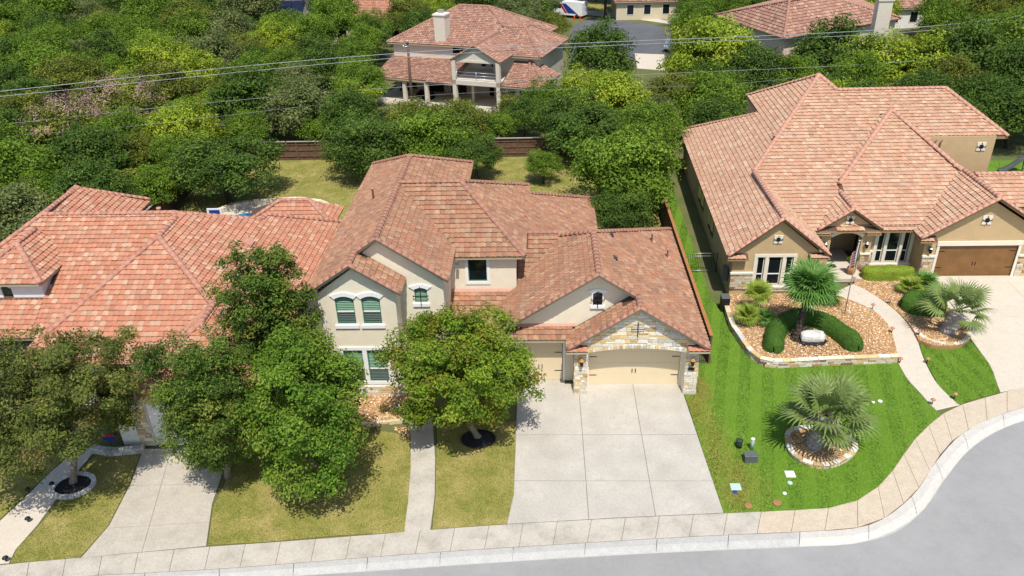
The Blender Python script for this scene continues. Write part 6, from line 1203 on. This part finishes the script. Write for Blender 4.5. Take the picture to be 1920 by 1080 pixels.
px_tree('small_tree', 'small light green tree standing alone in the shaded backyard', (1018, 306), 36, 1.9, 'mid', True, .9)
px_tree('live_oak', 'large oak crowding the garage roof and board fence', (1172, 318), 112, 3.8, 'mid', True, 1.0)
px_tree('live_oak', 'dark oak leaning over the garage roof corner', (1165, 392), 58, 2.6, 'dark', True)
px_tree('live_oak', 'deep green oak behind the back fence', (1085, 232), 90, 3.6, 'dark', True, .8)
px_tree('live_oak', 'oak behind the fence touching the tan house eave', (1215, 250), 72, 3.4, 'mid', True)
px_tree('ash_tree', 'yellow-green ash before the villa right bay', (1150, 180), 75, 4.0, 'light', True)
px_tree('live_oak', 'dark oak screening the villa right side', (1125, 105), 70, 4.4, 'dark')
px_tree('ash_tree', 'tall bright ash between the cul-de-sac and corner-on house', (1340, 92), 88, 5.0, 'light', True, 1.1)
px_tree('live_oak', 'bushy oak at the tan house rear roof corner', (1330, 200), 72, 3.0, 'mid')
px_tree('live_oak', 'dark spreading oak under the telephone cable', (1420, 135), 62, 3.6, 'dark')
px_tree('crape_myrtle', 'leafy crape myrtle without flowers in the left gardens', (335, 245), 72, 3.2, 'light', True, 1.05)
px_tree('cedar_tree', 'low dark cedar row plant behind the left fence', (235, 345), 60, 2.2, 'olive', False, .7); px_tree('cedar_tree', 'low cedar beside the fence corner near the pool oak', (300, 340), 45, 2.0, 'olive', False, .7)
for px, rp, lab in (((128, 262), 72, 'crape myrtle with dense pink blossom in the left gardens'), ((238, 222), 74, 'taller crape myrtle with pale pink blossom at its top')):
    t = px_tree('crape_myrtle', lab, px, rp, 3.0, 'olive', False, 1.0); p = at(*px, 3.0); r = rp*np.linalg.norm(p-CAM)/FPX; g = np.random.default_rng(px[0]); n = 1900; q = g.normal(size=(n, 3)); q[:, 2] = np.abs(q[:, 2])*.9+.1; q /= np.linalg.norm(q, axis=1, keepdims=True); cl = g.integers(0, 90, n); cc_ = g.normal(size=(90, 3)); cc_[:, 2] = np.abs(cc_[:, 2])+.25; cc_ /= np.linalg.norm(cc_, axis=1, keepdims=True); P_ = cc_[cl]*r*g.uniform(.92, 1.02, (n, 1))+g.normal(0, .28, (n, 3)); Nn = P_/np.linalg.norm(P_, axis=1, keepdims=True)
    link('blossom', leaf_cloud(P_, Nn, g.uniform(.08, .17, n), None, 'blossom', 'blossom', .8), t, Matrix.Translation(Vector(p)))
t = px_tree('crape_myrtle', 'small purple-flowered myrtle by the tan house rear corner', (1250, 226), 26, 2.2, 'mid'); p = at(1250, 222, 2.4); g = np.random.default_rng(3); P_ = g.normal(0, .55, (500, 3)); link('blossom', leaf_cloud(P_, P_/np.linalg.norm(P_, axis=1, keepdims=True), g.uniform(.1, .2, 500), None, 'blossom', 'blossom', .8), t, Matrix.Translation(Vector(p)))
for (px, rp, zc, kd, lab) in [((40, 320), 85, 3.4, 'mid', 'mid green tree beside the dense pink crape myrtle'), ((35, 410), 80, 3.0, 'grey', 'grey-green tree behind the red roof tower'), ((5, 250), 70, 3.6, 'dark', 'dark tree behind the dense pink crape myrtle'), ((560, 205), 75, 3.8, 'grey', 'grey-green oak behind the back fence left of the villa'), ((470, 190), 75, 4, 'dark', 'dark oak behind the back fence with a bare branch'),
    ((660, 205), 55, 3.2, 'light', 'bright yellow-green tree below the villa patio'), ((600, 245), 45, 2.2, 'mid', 'low green shrubby tree along the back fence'), ((960, 205), 40, 2.0, 'olive', 'low olive shrubby tree before the villa balcony'), ((930, 240), 45, 2.2, 'mid', 'rounded green tree behind the fence below the balcony'), ((870, 225), 42, 2.2, 'mid', 'small green tree between utility pole and balcony'), ((770, 225), 50, 2.4, 'grey', 'grey-green tree at the foot of the utility pole'), ((1020, 190), 50, 2.6, 'mid', 'green tree before the villa bay windows'),
    ((1040, 225), 50, 2.8, 'dark', 'dark oak right of the back fence gap'), ((1550, 105), 80, 4.2, 'dark', 'dark oak behind the peak of the tan roof'), ((1640, 120), 72, 3.8, 'light', 'bright leafy tree behind the tan roof ridge'), ((1730, 125), 70, 3.8, 'light', 'glossy light green tree behind the tan ridge end'), ((1500, 145), 50, 3.2, 'mid', 'green tree left of the tan roof peak'), ((1815, 120), 80, 4.2, 'dark', 'dark oak beyond the tan upper storey'), ((1900, 110), 85, 4.4, 'mid', 'mid green oak beyond the slide lawn'), ((1905, 215), 62, 3.2, 'dark', 'dark tree over the slide lawn'), ((1850, 185), 55, 3.2, 'dark', 'dark tree beside the tan hip corner'), ((1270, 170), 60, 3.4, 'olive', 'olive tree between the bright ash and tan eave'), ((1090, 165), 50, 3.2, 'light', 'yellow-green tree at the villa right corner')]:
    px_tree('garden_tree', lab, px, rp, zc, kd)
# scattered woodland: each tree its own, the look-alikes share a label by kind
KEEP = [([lf(-3, -7), lf(24, -8), lf(24, 15), lf(-3, 14)]), cs, [(17, 52), (46, 60), (44, 92), (16, 82)], [(-35.5, 14), (4.6, 14), (4.6, 37), (-35.5, 37)], [(4, 5), (46, 5), (46, 36), (4, 36)], [(-40, -10), (-17, -10), (-17, 20), (-40, 20)]]
KEEP += [[(c[0]-w_, c[1]-w_-4), (c[0]+w_, c[1]-w_-4), (c[0]+w_, c[1]+w_), (c[0]-w_, c[1]+w_)] for c, w_ in ((at(1222, 8, 1.5), 7), (at(1712, 4, 3), 6), (at(697, 14, 4.5), 5), (at(556, 12, 4.2), 5))]
WLAB = dict(dark='dark evergreen oak in the woodland beyond the gardens', mid='mid green oak in the woodland beyond the gardens', light='yellow-green tree in the woodland beyond the gardens', grey='silvery grey-green tree in the woodland beyond the gardens', olive='olive-green cedar in the woodland beyond the gardens')
VIEWKEEP = [(1065, 0, 1262, 128, 121), (725, 5, 1072, 180, 76), (1345, 0, 1682, 68, 88), (1450, 88, 1478, 128, 70), (1185, 0, 1262, 24, 130), (672, 0, 722, 20, 128), (540, 0, 575, 14, 128), (1690, 0, 1725, 14, 130)]
cnt = 0; tries = 0
while cnt < 292 and tries < 26000:
    tries += 1; y = 18+170*random.random()**1.15; x = random.uniform(-.72, .72)*(y+55)-3; r = random.uniform(2.6, 4.2)*(1 if y < 90 else 1.25)*(.8 if y < 45 else 1)
    P_ = np.array([x, y, r*1.2]); u, v, dd = proj(P_); rp = r*FPX/dd
    if not (-rp < u < 1920+rp and v > -rp*1.3) or v > 420: continue
    if any((x-a)**2+(y-b_)**2 < ((r+c_)*.68)**2 for a, b_, c_ in PLACED): continue
    bad = False
    for (a, b_, c_, d_, yl) in VIEWKEEP:        # leave the sight lines that the photograph keeps open
        if y < yl and a-rp*.75 < u < c_+rp*.75 and b_-rp*.6 < v < d_+rp*.8: bad = True
    if bad or any(inpoly(np.array([x]), np.array([y]), k)[0] for k in KEEP): continue
    kd = random.choices(['dark', 'mid', 'light', 'grey', 'olive'], [3.4, 4.4, 1.0, 1.1, 2.2])[0]; bg_tree('woodland_tree', WLAB[kd], x, y, r, kd, None, kd+' woodland trees'); cnt += 1
print('woodland', cnt, tries)
